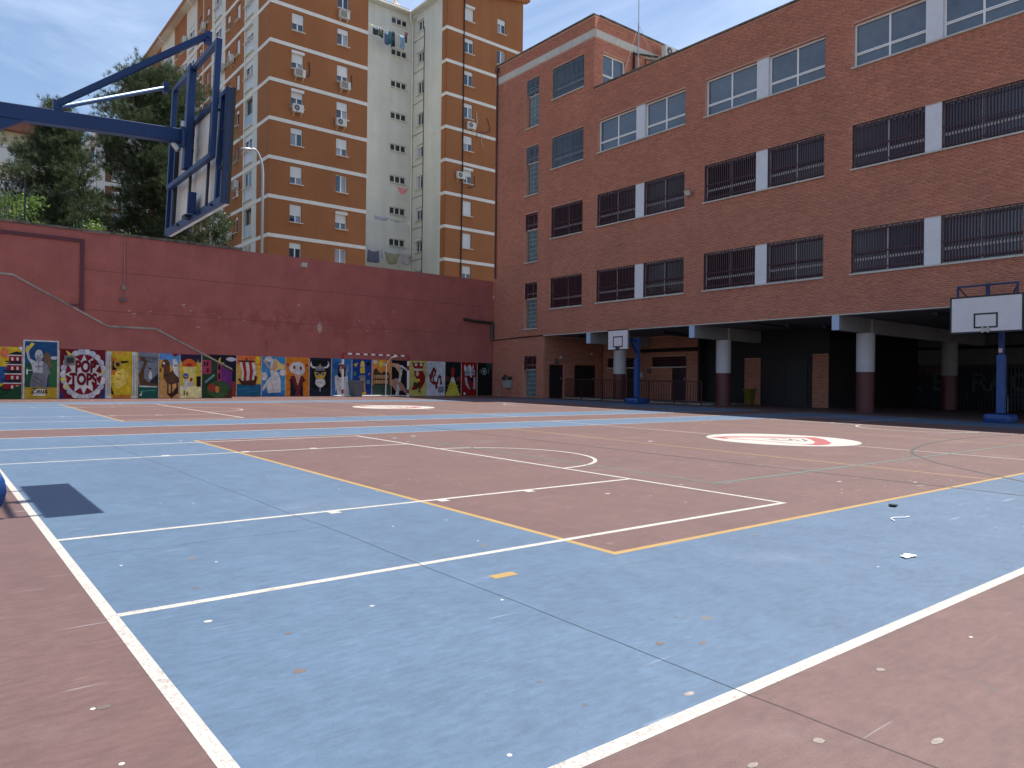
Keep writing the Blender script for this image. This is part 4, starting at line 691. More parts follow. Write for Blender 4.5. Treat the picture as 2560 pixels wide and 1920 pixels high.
# downpipes, corner cable, floodlight, roof plant
b = MB(); b.tube([(XF-.07, 32.48, 7.0), (XF-.07, 32.48, 18.4)], .05); b.box(XF-.15, XF-.02, 32.36, 32.6, 18.38, 18.6); b.build('downpipe', mat('rust_red_pipe', (.085,.028,.024,1), rough=.6, var=.15), school)
b = MB(); b.tube([(XF-.05, 32.5, 3.62), (XF-.05, 30.5, 3.67), (XF-.05, YR, 3.70)], .028); b.build('cable', CABLE, school)
for x_, y_, z_, ry, rz in ((XF-.012, 32.2, 1.95, .10, .025), (XF-.012, 32.2, 1.95, .02, .12), (XF-.012, 32.05, .95, .03, .07), (XF-.012, 32.3, .98, .03, .05), (XF-.012, 32.1, .62, .12, .035), (XF-.012, 30.6, 3.5, .06, .05)):
    b = MB(); b.box(x_-.002, x_, y_-ry, y_+ry, z_-rz, z_+rz); b.build('chalk_mark', WHT_M, school)
# ------------------------------------------------------------------ block of flats behind the wall
AX0, AX1, AX2, AX3, AYB = 19.85, 27.75, 35.25, 43.70, 59.1
FLOOR = [12.13+2.86*k for k in range(-3, 9)]
flats = thing('apartment_block', 'tall ochre and grey block of flats with pale bands, above the red wall', 'building', (27, YA, 5.9))
def awin(M, w_, h_, sh, style, parent, group=None):
    """flat window: white frame, panes, roller shutter lowered by fraction sh, sill"""
    key = ('aw', round(w_, 2), round(h_, 2), style)
    if key not in CACHE:
        f = MB(); t = .05; f.box(0, w_, 0, .05, h_-t, h_); f.box(0, w_, 0, .05, 0, t); f.box(0, t, 0, .05, t, h_-t); f.box(w_-t, w_, 0, .05, t, h_-t)
        if style == 'two': f.box(w_/2-.045, w_/2+.045, -.004, .046, t, h_-t)
        elif style == 'bay': f.box(w_/2-.035, w_/2+.035, -.004, .046, t, h_-t); f.box(t, w_-t, -.006, .044, h_*.36, h_*.36+.07)
        elif style == 'three': f.box(w_*.33-.05, w_*.33+.05, -.004, .046, t, h_-t); f.box(w_*.66-.05, w_*.66+.05, -.004, .046, t, h_-t)
        s = MB(); s.box(-.06, w_+.09, -.19, .0, -.045, -.002)
        CACHE[key] = (f.mesh('window', WHITE_ALU), s.mesh('sill', SHUT))
    wo_ = put('window', CACHE[key][0], M @ Matrix.Translation(Vector((0, .12, 0))), parent)
    put('sill', CACHE[key][1], M, wo_)
    n = {'one': 1, 'two': 2, 'bay': 2, 'three': 3}[style]
    for i in range(n):
        gm = random.choice((AGLASS, AGLASS, AGLASS, CURTAIN)) if style != 'three' else GLASS_D
        put('pane', pane(w_/n-.06, h_-.1, gm, 0), M @ Matrix.Translation(Vector((w_*i/n+.03, .15, .05))), wo_)
    if sh > 0:
        hh = max(.16, h_*sh); key = ('sh', round(w_, 2), round(hh, 2))
        if key not in CACHE:
            s = MB(); m_ = int(hh/.055)
            for k in range(m_): s.box(.02, w_-.02, .0, .016, hh*k/m_+.004, hh*(k+1)/m_)
            s.box(.02, w_-.02, .012, .02, 0, hh); CACHE[key] = s.mesh('roller_shutter', SHUT)
        put('roller_shutter', CACHE[key], M @ Matrix.Translation(Vector((0, .085, h_-hh-.03))), wo_)
    if sh >= .14 and random.random() < .35 and style == 'two':
        key = ('bx', round(w_, 2))
        if key not in CACHE: CACHE[key] = MB().box(-.03, w_+.03, -.14, .08, 0, .2).mesh('shutter_box', SHUT)
        put('shutter_box', CACHE[key], M @ Matrix.Translation(Vector((0, 0, h_-.2))), wo_)
    return wo_
ZB, ZE, ZR = 5.9, 34.9, 36.9
def face(M, u0, u1, cols, m, name, style='two', dz0=1.03, dz1=2.38, top=ZE, floors=None):
    holes = []; fl = [z for z in FLOOR if z+dz1 < top-.1] if floors is None else floors
    for c0, c1 in cols: holes += [(c0, c1, z+dz0, z+dz1) for z in fl if z > 8.5]
    b = MB(); holed_wall(b, u0, u1, ZB, top, holes, .2); b.build(name, m, flats, local=M); return holes
rnd = random.Random(3)
M1 = frameY(0, YA, 0)
front_sh = {0: .42, 1: .5, 2: .3, 3: .55}
for h in face(M1, AX0, AX1, [(21.47, 22.40), (25.12, 26.06)], ORANGE, 'front_wall'):
    awin(frameY(h[0], YA, h[2]), h[1]-h[0], h[3]-h[2], rnd.choice((0, .3, .45, .55, .6, .6)), 'two', flats)
for h in face(M1, AX2, AX3, [(37.12, 38.06), (40.70, 41.64)], ORANGE, 'front_wall'):
    awin(frameY(h[0], YA, h[2]), h[1]-h[0], h[3]-h[2], rnd.choice((0, .25, .35, .5, .95)), 'two', flats)
b = MB(); b.prism([(AX0, YA, ZE), (AX1, YA, ZE), (AX0, YA, ZR)], (0, .2, 0)); b.build('gable', ORANGE, flats); b = MB(); b.prism([(AX2, YA, ZE), (AX3, YA, ZE), (AX3, YA, ZR)], (0, .2, 0)); b.build('gable', ORANGE, flats)
# sloping verge boards
b = MB(); b.prism([(AX2-.1, YA-.3, ZE-.02), (AX3+.6, YA-.3, ZR+.12), (AX3+.6, YA-.3, ZR+.45), (AX2-.1, YA-.3, ZE+.3)], (0, .6, 0)); b.prism([(AX1+.1, YA-.3, ZE-.02), (AX0-.6, YA-.3, ZR+.12), (AX0-.6, YA-.3, ZR+.45), (AX1+.1, YA-.3, ZE+.3)], (0, .6, 0)); b.build('verge', ORANGE, flats)
MB().box(AX1, AX1+.02, YA, AYB, ZB, ZE).build('recess_side', LGREY, flats)
MB_ = frameY(0, AYB, 0)
for h in face(MB_, AX1, AX2, [(33.0, 34.62)], LGREY, 'recess_wall', dz0=1.55, dz1=2.2): awin(frameY(h[0], AYB, h[2]), h[1]-h[0], h[3]-h[2], 0, 'three', flats)
MR = frameX(AX2, AYB, 0)
for h in face(MR, 0, AYB-YA-.75, [(.85, 1.85)], LGREY, 'return_wall', dz0=1.0, dz1=2.2): awin(MR @ Matrix.Translation(Vector((h[0], 0, h[2]))), h[1]-h[0], h[3]-h[2], rnd.choice((0, 0, .2)), 'two', flats)
b = MB(); b.box(AX2, AX2+.02, YA, YA+.75, ZB, ZE); b.build('corner_strip', ORANGE, flats)
b = MB(); b.box(AX1, AX2-.01, AYB-.55, AYB+2, ZE+.02, ZE+.12); b.box(AX2-.55, AX2+.3, YA+.3, AYB-.55, ZE+.02, ZE+.12); b.build('eaves', LGREY, flats)
b = MB(); b.tube([(AX1, AYB-.6, ZE+.1), (AX2-.55, AYB-.6, ZE+.1), (AX2-.6, AYB-.6, ZE+.1), (AX2-.6, YA+.3, ZE+.1)], .09, n=8); b.build('gutter', BANDM, flats)
b = MB(); b.tube([(AX2-.6, AYB-.5, ZE+.05), (AX2-.5, AYB-.3, ZE-.5), (AX2-.12, AYB-.1, ZE-.9), (AX2-.12, AYB-.1, ZB)], .075, n=8); b.build('downpipe', BANDM, flats)
b = MB(); b.tube([(AX2-.05, AYB-2.0, 33.3), (AX2-.05, AYB-2.0, ZB)], .035, n=6); b.build('cable', mat('grey_cable', (.10,.10,.105,1), rough=.6), flats); b = MB()
for k in range(9): z = FLOOR[k+2]+.35; b.tube([(AX2-.04, AYB-.2, z), (AX2-.04, AYB-2.0, z+.02)], .02, n=5)
b.build('branch_cable', MATS['grey_cable'], flats)
b = MB(); b.tube([(37.02, YA-.06, ZR-1.5), (37.0, YA-.06, 20), (36.9, YA-.06, ZB)], .05, n=6); b.build('black_downpipe', CABLE, flats)
# pale bands, floor by floor
for z in FLOOR+[FLOOR[-1]+2.86]:
    if z < 9 or z > ZE+.1: continue
    for x0, x1 in ((AX0-.03, AX1), (AX2-.03, AX3)): MB().box(x0, x1, YA-.03, YA, z-.27, z).build('band', BANDM, flats)
    MB().box(AX2-.03, AX2, YA, YA+.75, z-.27, z).build('band', BANDM, flats); MB().box(AX0-.03, AX0, YA, 104, z-.27, z).build('band', BANDM, flats)
    MB().box(AX2-.012, AX2, YA+.76, AYB, z-.30, z-.26).build('render_line', BANDM, flats); MB().box(AX1, AX2-.02, AYB-.012, AYB, z-.1, z-.06).build('render_line', BANDM, flats); MB().box(AX1, AX2-.02, AYB-.012, AYB, z-.34, z-.30).build('render_line', BANDM, flats)
# long side, strip by strip
strips = [(53.5, 56.0, 'o', []), (56.0, 59.1, 'g', [(57.05, 58.65)]), (59.1, 63.8, 'o', [(60.1, 60.95), (62.55, 63.35)]), (63.8, 67.5, 'g', [(64.9, 66.5)]), (67.5, 72.0, 'o', [(68.3, 69.15), (70.5, 71.3)]), (72.0, 75.4, 'g', [(72.9, 74.5)]), (75.4, 79.8, 'o', [(76.2, 77.1), (78.2, 79.0)]), (79.8, 85.0, 'g', [(81.2, 82.9)]), (85.0, 89.5, 'o', [(86.5, 87.4)]), (89.5, 104.0, 'g', [])]
ZL = 36.7
for y0, y1, kc, cols in strips:
    M = frameX(AX0, y1, 0); g = kc == 'g'
    hs = face(M, 0, y1-y0, [(y1-c, y1-a) for a, c in cols], LGREY if g else ORANGE, 'side_wall', dz0=.32 if g else 1.03, dz1=2.5 if g else 2.38, top=ZL)
    for h in hs:
        Mw = M @ Matrix.Translation(Vector((h[0], 0, h[2]))); w_, h_ = h[1]-h[0], h[3]-h[2]
        if not g: awin(Mw, w_, h_, rnd.choice((0, 0, .2, .4, 1.0)), 'one', flats); continue
        k = rnd.random(); pn = MB(); pn.box(0, w_, .02, .06, 0, h_*.42); pn.build('balcony_panel', mat('white_panel', L(200,206,212), rough=.4) if k < .6 else mat('frosted_panel', L(150,166,182), rough=.3), flats, local=Mw)
        pn = MB(); pn.box(-.08, w_+.08, -.14, .0, -.1, -.01); pn.build('balcony_sill', LGREY, flats, local=Mw)
        if k < .75: awin(Mw @ Matrix.Translation(Vector((0, -.06, h_*.42+.003))), w_, h_*.58-.02, rnd.choice((0, 0, .3, .6)), 'two', flats)
        else: 
            pn = MB(); pn.box(0, w_, .19, .2, h_*.42, h_); pn.build('balcony_back', GLASS_D, flats, local=Mw)
b = MB(); b.tube([(AX0-.04, 69.85, ZB), (AX0-.04, 69.85, ZL)], .04, n=6); b.tube([(AX0-.04, 58.75, ZB), (AX0-.04, 58.75, ZL)], .05, n=6); b.tube([(AX0-.04, 66.6, ZB), (AX0-.04, 66.6, ZL)], .05, n=6); b.build('side_pipe', BANDM, flats)
b = MB(); b.box(AX0-.75, AX0+1, YA+.31, 104, ZL, ZL+.08); b.build('side_eaves', LGREY, flats); b = MB(); b.box(AX0-.78, AX0-.75, YA+.31, 104, ZL-.05, ZL+.36); b.build('side_fascia', ORANGE, flats)
b = MB()
for y in (72.5, 82.5, 92): b.tube([(AX0-.8, y, ZL), (AX0-.7, y, ZL-.35), (AX0-.05, y, ZL-.5)], .05, n=6)
b.build('eaves_pipe', BANDM, flats)
b = MB(); b.box(AX0+.3, AX1-.01, YA+.3, 104, ZE-.2, ZE-.1); b.box(AX2+.3, AX3-.1, YA+.3, 75, ZE-.2, ZE-.1); b.box(AX3-.02, AX3, YA, 75, ZB, ZR); b.box(AX1, AX2, AYB+.3, 75, ZE-.2, ZE); b.build('roof', ROOFT, flats)
b = MB(); b.box(27.9, 31.0, 61, 65, ZE, ZE+4.5); b.build('roof_tower', LGREY, flats)
b = MB()
for k in range(22): x = AX1+k*(AX2-AX1-.7)/22; b.tube([(x+.16, AYB-.5, ZE+.2), (x+.16, AYB+2.5, ZE+1.0)], .16, n=6)
b.build('tiled_roof', ROOFT, flats)

# --- white block and beige block farther off
def far_block(name, label, x0, x1, y0, y1, zt, m, fl, win, roofm, z0=3.0):
    t = thing(name, label, 'building', ((x0+x1)/2, y0, z0))
    b = MB(); b.box(x0, x1, y0, y1, z0, zt); b.build('wall', m, t); b = MB(); b.box(x0-.5, x1+.5, y0-.5, y1+.5, zt, zt+1.1); b.build('roof', roofm, t)
    return t
beige = far_block('beige_apartment_building', 'beige apartment building with glazed balcony rows at the far left', -12, 10.5, 75, 90, 22.0, mat('cream_render', L(190,178,150), rough=.9, var=.06), 0, 0, mat('brick_parapet', (.24,.095,.06,1), rough=.9, var=.1))
for k in range(6):
    z = 19.3-2.9*k
    for x in range(-6, 11, 2):
        b = MB(); b.box(x-.85, x+.85, 74.93, 74.99, z, z+1.5); wo_ = b.build('window', WHITE_ALU, beige); b = MB(); b.box(x-.78, x-.04, 74.90, 74.925, z+.08, z+1.42); b.box(x+.04, x+.78, 74.90, 74.925, z+.08, z+1.42); b.build('pane', random.choice((AGLASS, AGLASS, CURTAIN, SHUT)), wo_)
    b = MB(); b.box(-12, 10.5, 74.9, 74.995, z-.25, z-.1); b.build('balcony_edge', BANDM, beige)
whb = far_block('white_apartment_building', 'white framed apartment block seen between the two pines', 18.6, 48, 112, 160, 34.0, mat('brown_render', (.19,.095,.055,1), rough=.9, var=.06), 0, 0, mat('white_render', L(205,205,200), rough=.9))
b = MB()
for k in range(9): z = 33.2-2.9*k; b.box(18.3, 18.6, 111.7, 160, z, z+.5); b.box(18.6, 48, 111.7, 112, z, z+.5)
for y in (111.7, 118, 124, 130, 137, 144): b.box(18.28, 18.6, y, y+1.3, 3, 34)
for x in (18.28, 24.5, 31, 38): b.box(x, x+1.0, 111.68, 112, 3, 34)
b.build('white_frame', MATS['white_render'], whb)
for k in range(8):
    z = 31.0-2.9*k
    for y in (114.6, 116.4, 120.4, 122.4, 126.6, 128.4, 132.6, 134.6):
        b = MB(); b.box(18.5, 18.59, y-.6, y+.6, z, z+1.7); b.build('window', random.choice((AGLASS, SHUT, AGLASS)), whb)
    for x in (21, 27.5, 34): b = MB(); b.box(x-.9, x+.9, 111.9, 111.99, z, z+1.6); b.build('window', random.choice((AGLASS, SHUT, CURTAIN)), whb)

# ------------------------------------------------------------------ trees
def tri_cloud(name, c, d, ln, wd, m, parent, rnds):
    """thin needle triangles: base c, direction d, length ln"""
    n = len(c); r = RNG.normal(size=(n, 3)); s = np.cross(d, r); s /= np.linalg.norm(s, axis=1, keepdims=True)+1e-9
    v = np.stack([c-s*wd[:, None]/2, c+s*wd[:, None]/2, c+d*ln[:, None]], 1).reshape(-1, 3); f = np.arange(n*3).reshape(-1, 3)
    o = v.mean(0); me = npmesh(name, v-o, f); me.materials.append(m); at = me.attributes.new('rnd', 'FLOAT', 'FACE'); at.data.foreach_set('value', rnds.astype('f'))
    ob = put(name, me, Matrix.Translation(Vector(o)), parent); ob['kind'] = 'stuff'; return ob
def pine(label, base, height, h0, rad, seed, ntuft, lean=0.0, rnd_=False):
    rg = np.random.default_rng(seed); t = thing('pine_tree', label, 'tree', base, 'pines behind the red wall'); base = np.array(base)
    tp = [base+np.array([lean*f*f*height*.1+.12*math.sin(5*f+seed), .1*math.cos(4*f+seed), height*f]) for f in np.linspace(0, 1, 12)]
    b = MB(); b.tube([tuple(p) for p in tp], .19, n=8, r1=.025); b.build('trunk', BARK, t, smooth=True)
    limbs = MB(); P = []; D = []
    nb = 120
    for k in range(nb):
        f = h0+(1-h0)*((k+.5)/nb)**1.0; fr = (f-h0)/(1-h0)
        prof_ = (.55+.45*min(1, fr/.25))*(1-fr)**.75+.06
        if rnd_: prof_ = max(.1, 1-((fr-.42)/.62)**2)**.55 if fr < .98 else .2
        ln = rad*max(.12, prof_)*rg.uniform(.62, 1.18); az = k*2.399+rg.uniform(-.5, .5); i = f*11; p0 = tp[min(10, int(i))]+(tp[min(11, int(i)+1)]-tp[min(10, int(i))])*(i-int(i))
        el = rg.uniform(-.1, .35)+.55*fr; dv = np.array([math.cos(az)*math.cos(el), math.sin(az)*math.cos(el), math.sin(el)]); pts = [p0]
        for s in range(1, 6): pts.append(p0+dv*ln*s/5+np.array([rg.normal()*.06, rg.normal()*.06, .10*ln*(s/5)**2+rg.normal()*.05]))
        limbs.tube([tuple(p) for p in pts], .045*(1-.6*fr), n=5, r1=.008)
        m_ = int(ntuft/nb*(ln/rad+.35)); nc = max(3, int(ln*3.2))
        cc = [pts[0]+(pts[-1]-pts[0])*rg.uniform(.28, 1.05)+rg.normal(size=3)*np.array([.16,.16,.12])*ln*.55 for _ in range(nc)]
        for c_ in cc:
            q = max(2, m_//nc); off = rg.normal(size=(q, 3))*np.array([.24, .24, .17])
            P.append(c_+off); dd = off*1.5+dv*.5+np.array([0, 0, .75+.5*fr]); D.append(dd/np.linalg.norm(dd, axis=1, keepdims=True))
    for f in np.linspace(.55, .99, 24):           # leader and short top shoots
        i = f*11; p0 = tp[min(10, int(i))]+(tp[min(11, int(i)+1)]-tp[min(10, int(i))])*(i-int(i)); off = rg.normal(size=(26, 3))*np.array([.3, .3, .22])*(1.25-f); P.append(p0+off); dd = off+np.array([0, 0, .8]); D.append(dd/np.linalg.norm(dd, axis=1, keepdims=True))
    P = np.concatenate(P); D = np.concatenate(D); limbs.build('limbs', BARK, t); nn = 15
    c = np.repeat(P, nn, 0)+RNG.normal(size=(len(P)*nn, 3))*.035; d = np.repeat(D, nn, 0)+RNG.normal(size=(len(P)*nn, 3))*.55; d /= np.linalg.norm(d, axis=1, keepdims=True)
    tri_cloud('crown', c, d, RNG.uniform(.12, .28, len(c)), RNG.uniform(.012, .026, len(c)), NEEDLE, t, np.repeat(RNG.random(len(P)), nn)); return t
def tree_at(px, Y, z): p = onY(px, 500, Y); return (p.x, Y, z)
pine('slender dark pine standing left of the hoop arm', tree_at(138, 42.5, 5.8), onY(140, 268, 42.5).z-5.8, .05, 3.0, 4, 11500)
pine('taller bushy pine half hidden by the near backboard', tree_at(404, 45, 5.8), onY(390, 205, 45).z-5.8, .10, 3.5, 9, 19000, lean=-.2, rnd_=True)
def shrub(label, px, Y, z0, w_, h_, n, m, seed, name='leafy_shrub'):
    p = onY(px, 540, Y); t = thing(name, label, 'shrub', (p.x, Y, z0), 'shrubs behind the red wall'); rg = np.random.default_rng(seed)
    b = MB()
    for k in range(7): a = k*.9; b.tube([(p.x, Y, z0), (p.x+.3*w_*math.cos(a), Y+.3*w_*math.sin(a), z0+h_*.5), (p.x+.6*w_*math.cos(a), Y+.6*w_*math.sin(a), z0+h_*rg.uniform(.7, .95))], .03, n=5, r1=.006)
    b.build('stems', BARK, t)
    cen = rg.normal(size=(26, 3))*np.array([w_*.36, w_*.36, h_*.22])+np.array([p.x, Y, z0+h_*.6]); c = cen[rg.integers(0, 26, n)]+rg.normal(size=(n, 3))*np.array([.2, .2, .17])
    d = rg.normal(size=(n, 3))+np.array([0, 0, .3]); d /= np.linalg.norm(d, axis=1, keepdims=True); tri_cloud('foliage', c, d, rg.uniform(.10, .2, n), rg.uniform(.05, .1, n), m, t, rg.random(n))
shrub('bright yellow-green shrub between the two pines above the wall', 262, 38, 5.9, 1.15, 2.3, 2600, LEAF, 5)
shrub('bright green shrub behind the fence at the far left', 18, 39, 5.9, 1.5, 3.4, 3000, LEAF, 6)
shrub('dark green shrub low between the pines', 222, 40, 5.9, 1.0, 2.2, 2600, DLEAF, 8)
shrub('dark hanging foliage under the near backboard', 545, 46.5, 9.2, 1.3, 2.0, 1800, DLEAF, 12, 'overhanging_foliage')
# fence on the wall, street lamp
t = thing('bar_fence', 'black bar fence standing behind the wall top at the far left', 'fence', (2.0, 33.6, 5.9)); xe = onY(63, 450, 33.6).x
b = MB(); b.bar((-6, 33.6, 8.55), (xe, 33.6, 8.62), .04, .04); b.bar((-6, 33.6, 7.0), (xe, 33.6, 7.0), .04, .04); b.build('rail', BLACKM, t); b = MB(); b.box(xe-.03, xe+.03, 33.57, 33.63, 5.9, 8.75); b.build('post', BLACKM, t); b = MB()
for k in range(60): x = xe-.13-k*.125; b.tube([(x, 33.6, 5.9), (x, 33.6, 8.78)], .011, n=5); b.lathe((x, 33.6, 8.74), [(.004, 0), (.02, .03), (.002, .09)], n=5)
b.build('fence_bars', BLACKM, t)
p = onY(655, 600, 46); q = onY(612, 378, 46)
t = thing('street_lamp', 'silver street lamp with a curved neck before the ochre flats', 'street lamp', (p.x, 46, 5.9)); zt = onY(645, 368, 46).z; LAMPM = mat('lamp_post_grey', (.48,.50,.53,1), rough=.4, metal=.3)
pts = [(p.x, 46, 5.9), (p.x, 46, zt-1.7)]+[(p.x-.62+.62*math.cos(a), 46, zt-1.7+1.55*math.sin(a)) for a in [math.pi/2*k/8*1.18 for k in range(1, 9)]]
b = MB(); b.tube(pts, .085, n=10, r1=.045); b.build('post', LAMPM, t, smooth=True); hx, hz_ = pts[-1][0], pts[-1][2]
b = MB(); b.lathe((0,0,0), [(.05, -.38), (.13, -.2), (.15, .05), (.10, .28), (.04, .34)], n=12); hm = Matrix.Translation(Vector((hx-.22, 46, hz_-.06))) @ Matrix.Rotation(math.radians(82), 4, 'Y') @ Matrix.Diagonal((.75, 1.1, 1, 1)); b.build('lamp_head', LAMPM, t, smooth=True, local=hm)
b = MB(); b.lathe((hx-.24, 46, hz_-.24), [(.03, 0), (.11, .05), (.14, .15)], n=12); b.build('lamp_glass', mat('lamp_glass', L(190,190,180), rough=.2), t, smooth=True)
# ------------------------------------------------------------------ things in the yard
def floodlight(name, P, face, label, m=GALV):
    t = thing(name, label, 'floodlight', P); P = Vector(P); n = Vector(face); s = n.cross(Vector((0,0,1)))
    b = MB(); b.bar(P-n*.0, P+n*.16, .04, .04); b.bar(P+n*.14-s*.15, P+n*.14+s*.15, .03, .03); b.bar(P+n*.14-s*.15, P+n*.18-s*.15+Vector((0,0,.1)), .02, .02); b.bar(P+n*.14+s*.15, P+n*.18+s*.15+Vector((0,0,.1)), .02, .02); b.build('bracket', m, t)
    c = P+n*.2+Vector((0,0,.12)); d = (n+Vector((0,0,-.55))).normalized(); up = s.cross(d).normalized()
    pts = lambda k, w_, h_: [c+d*k+s*w_*i+up*h_*j for i, j in ((-1,-1),(1,-1),(1,1),(-1,1))]
    a, e = pts(-.05, .10, .07), pts(.05, .155, .12); b = MB(); b._add([tuple(p) for p in a+e], [(0,1,2,3),(7,6,5,4),(0,4,5,1),(1,5,6,2),(2,6,7,3),(3,7,4,0)]); b.build('housing', mat('floodlight_casing', L(120,116,110), rough=.5), t)
    g = pts(.054, .135, .10); b = MB(); b.prism([tuple(p) for p in g], tuple(d*.004)); b.build('lens', mat('floodlight_lens', L(190,186,176), rough=.25), t)
floodlight('floodlight', (13.74, YW, 6.45), (0,-1,0), 'small grey floodlight high on the red retaining wall')
floodlight('floodlight', (XF, 19.3, 9.02), (-1,0,0), 'grey floodlight on the brick front beside the barred windows')
t = thing('wall_conduit', 'thin pale conduit with a junction box running down the red wall', 'conduit', (6.36, YW, 4.3))
b = MB(); b.tube([(4.9, YW-.03, 6.86), (6.2, YW-.03, 6.90), (6.36, YW-.03, 6.82), (6.36, YW-.03, 4.9)], .02, n=6); b.tube([(6.34, YW-.03, 4.75), (6.32, YW-.03, 4.42)], .013, n=6); b.build('conduit', mat('pinkish_conduit', L(150,110,104), rough=.7), t)
b = MB(); b.box(6.27, 6.41, YW-.09, YW-.002, 4.75, 4.92); b.build('junction_box', CONCRETE, t); b = MB(); b.box(6.2, 6.44, YW-.14, YW-.002, 4.28, 4.40); b.build('lamp_body', mat('old_lamp', L(95,85,80), rough=.7), t)
t = thing('drain_pipe', 'dark drain pipe turning down at the corner of wall and school', 'pipe', (24.5, YW, 3.6))
b = MB(); b.tube([(22.75, YW-.1, 4.66), (23.4, YW-.1, 4.60), (24.62, YW-.1, 4.57)], .075, n=10); b.build('sloping_pipe', mat('mossy_pipe', (.03,.022,.016,1), rough=.8, var=.3, scale=8), t); b = MB(); b.tube([(24.65, YW-.09, 4.66), (24.65, YW-.09, 3.6)], .08, n=10); b.build('vertical_pipe', mat('dark_grey_pipe', (.035,.037,.04,1), rough=.5), t)

# --- basketball hoops
def pad(b, x0, x1, y0, y1, h):
    """soft padded block with bulging sides, standing on the yard"""
    nx, ny, nz = 6, 6, 4; rings = []
    per = [(x0+(x1-x0)*i/nx, y0) for i in range(nx)]+[(x1, y0+(y1-y0)*i/ny) for i in range(ny)]+[(x1-(x1-x0)*i/nx, y1) for i in range(nx)]+[(x0, y1-(y1-y0)*i/ny) for i in range(ny)]
    cx_, cy_ = (x0+x1)/2, (y0+y1)/2
    vs = []; n = len(per)
    for k in range(nz+2):
        f = min(k, nz)/nz; bul = 1+.06*math.sin(math.pi*f)+random.uniform(-.006,.006); bul = bul if k <= nz else .9
        vs += [gp(cx_+(x-cx_)*bul+random.uniform(-.008,.008), cy_+(y-cy_)*bul+random.uniform(-.008,.008), .01+h*f+(.015 if k > nz else 0)+random.uniform(-.006,.006)) for x, y in per]
    fs = []
    for k in range(nz+1):
        for i in range(n): fs.append((k*n+i, k*n+(i+1) % n, (k+1)*n+(i+1) % n, (k+1)*n+i))
    fs.append(tuple((nz+1)*n+i for i in range(n))); return b._add(vs, fs)
# near hoop, seen from behind
t = thing('basketball_hoop', 'near blue basketball stand seen from behind, its arm reaching in from the left', 'basketball hoop', gp(-.5, 7.42), 'basketball stands')
YH = 7.24; gH = gz(0, YH)
b = MB(); pad(b, -1.35, .49, YH-.36, YH+.36, .29); b.build('base_padding', BLUE_PAD, t, smooth=True)
b = MB(); b.bar((-.75, YH, gH+.3), (-.75, YH, 3.36), .16, .16); b.build('post', BLUE_STEEL, t, bevel=.008); b = MB(); b.bar((-.75, YH, gH+.34), (-.75, YH, 2.0), .3, .3); b.build('post_padding', BLUE_PAD, t, bevel=.03)
b = MB(); b.bar((-.82, YH, 3.175), (1.88, YH, 3.355), .10, .122); b.build('arm', BLUE_STEEL, t, bevel=.006)
b = MB(); b.bar((-.75, YH, 2.35), (.62, YH, 3.25), .08, .1); b.build('arm_brace', BLUE_STEEL, t, bevel=.005)
FY0, FY1, FZ0, FZ1, XFR = 6.50, 7.87, 3.02, 4.0, 1.925
def lean(b):                                     # head of the stand leans forward a little
    b.v = [(x+.045*(z-3.02), y, z) for x, y, z in b.v]; return b
YH = 7.24
b = MB(); s_ = .047
for y in (FY0, FY1): b.box(XFR-s_/2, XFR+s_/2, y-s_/2, y+s_/2, FZ0-s_/2, FZ1+s_/2)
for z in (FZ0, FZ1): b.box(XFR-s_/2+.001, XFR+s_/2-.001, FY0+s_/2, FY1-s_/2, z-s_/2, z+s_/2)
lean(b).build('support_frame', BLUE_STEEL, t, bevel=.004)
b = MB(); b.box(XFR-.045, XFR+.02, YH-.045, YH+.045, FZ0+.04, FZ1-.029); b.box(XFR-.045, XFR-.029, YH-.045, YH+.045, FZ1-.029, FZ1+.04); lean(b).build('slider_post', BLUE_STEEL, t, bevel=.004)
b = MB(); b.box(1.85, XFR-.036, YH-.065, YH+.065, 3.27, 3.43); b.tube([(1.86, YH-.085, 3.44), (1.86, YH-.085, 3.24)], .014); b.build('arm_bracket', BLUE_STEEL, t); b = MB(); b.tube([(1.86, YH-.085, 3.42), (1.86, YH-.085, 3.47)], .020); b.tube([(1.80, YH, 3.28), (1.84, YH-.02, 3.22)], .028); b.build('bracket_bolt', STEEL, t)
xa, za = .89, 3.175+.18*(.89+.82)/2.70+.062
b = MB(); b.box(xa-.035, xa+.03, YH-.035, YH+.035, za, za+.09); b.build('rod_lug', BLUE_STEEL, t, bevel=.006)
for y, m in ((FY0, BLUE_STEEL), (FY1, GALV)):
    b = MB()
    if m is BLUE_STEEL: b.bar((xa, YH-.02, za+.06), (XFR-.05, y+.0, FZ1+.02), .03, .05)
    else: b.tube([(xa, YH+.03, za+.04), (XFR-.05, y, FZ1-.0)], .02, n=12)
    b.build('stay_rod', mat('blue_grey_stay', (.10,.16,.27,1), rough=.3, metal=.3) if m is GALV else m, t)
    b = MB(); b.box(XFR-.07, XFR-.02, y-.03, y+.03, FZ1-.05, FZ1+.05); b.tube([(XFR-.05, y-.05, FZ1), (XFR-.05, y+.05, FZ1)], .012); b.build('stay_lug', BLUE_STEEL, t)
BX, BY0, BY1, BZ0, BZ1 = 2.005, 6.36, 8.17, 2.595, 3.585
b = MB(); b.box(BX+.012, BX+.04, BY0, BY1, BZ0, BZ1); bd = lean(b).build('backboard', BOARD_BACK, t); b = MB(); b.box(BX+.041, BX+.046, BY0, BY1, BZ0, BZ1); lean(b).build('board_face', BOARD_W, bd)
b = MB(); q = .045
b.box(BX-.03, BX+.011, BY0, BY0+q, BZ0, BZ1); b.box(BX-.03, BX+.011, BY1-q, BY1, BZ0, BZ1); b.box(BX-.029, BX+.010, BY0+q, BY1-q, BZ0, BZ0+q+.02); b.box(BX-.029, BX+.010, BY0+q, BY1-q, BZ1-q, BZ1)
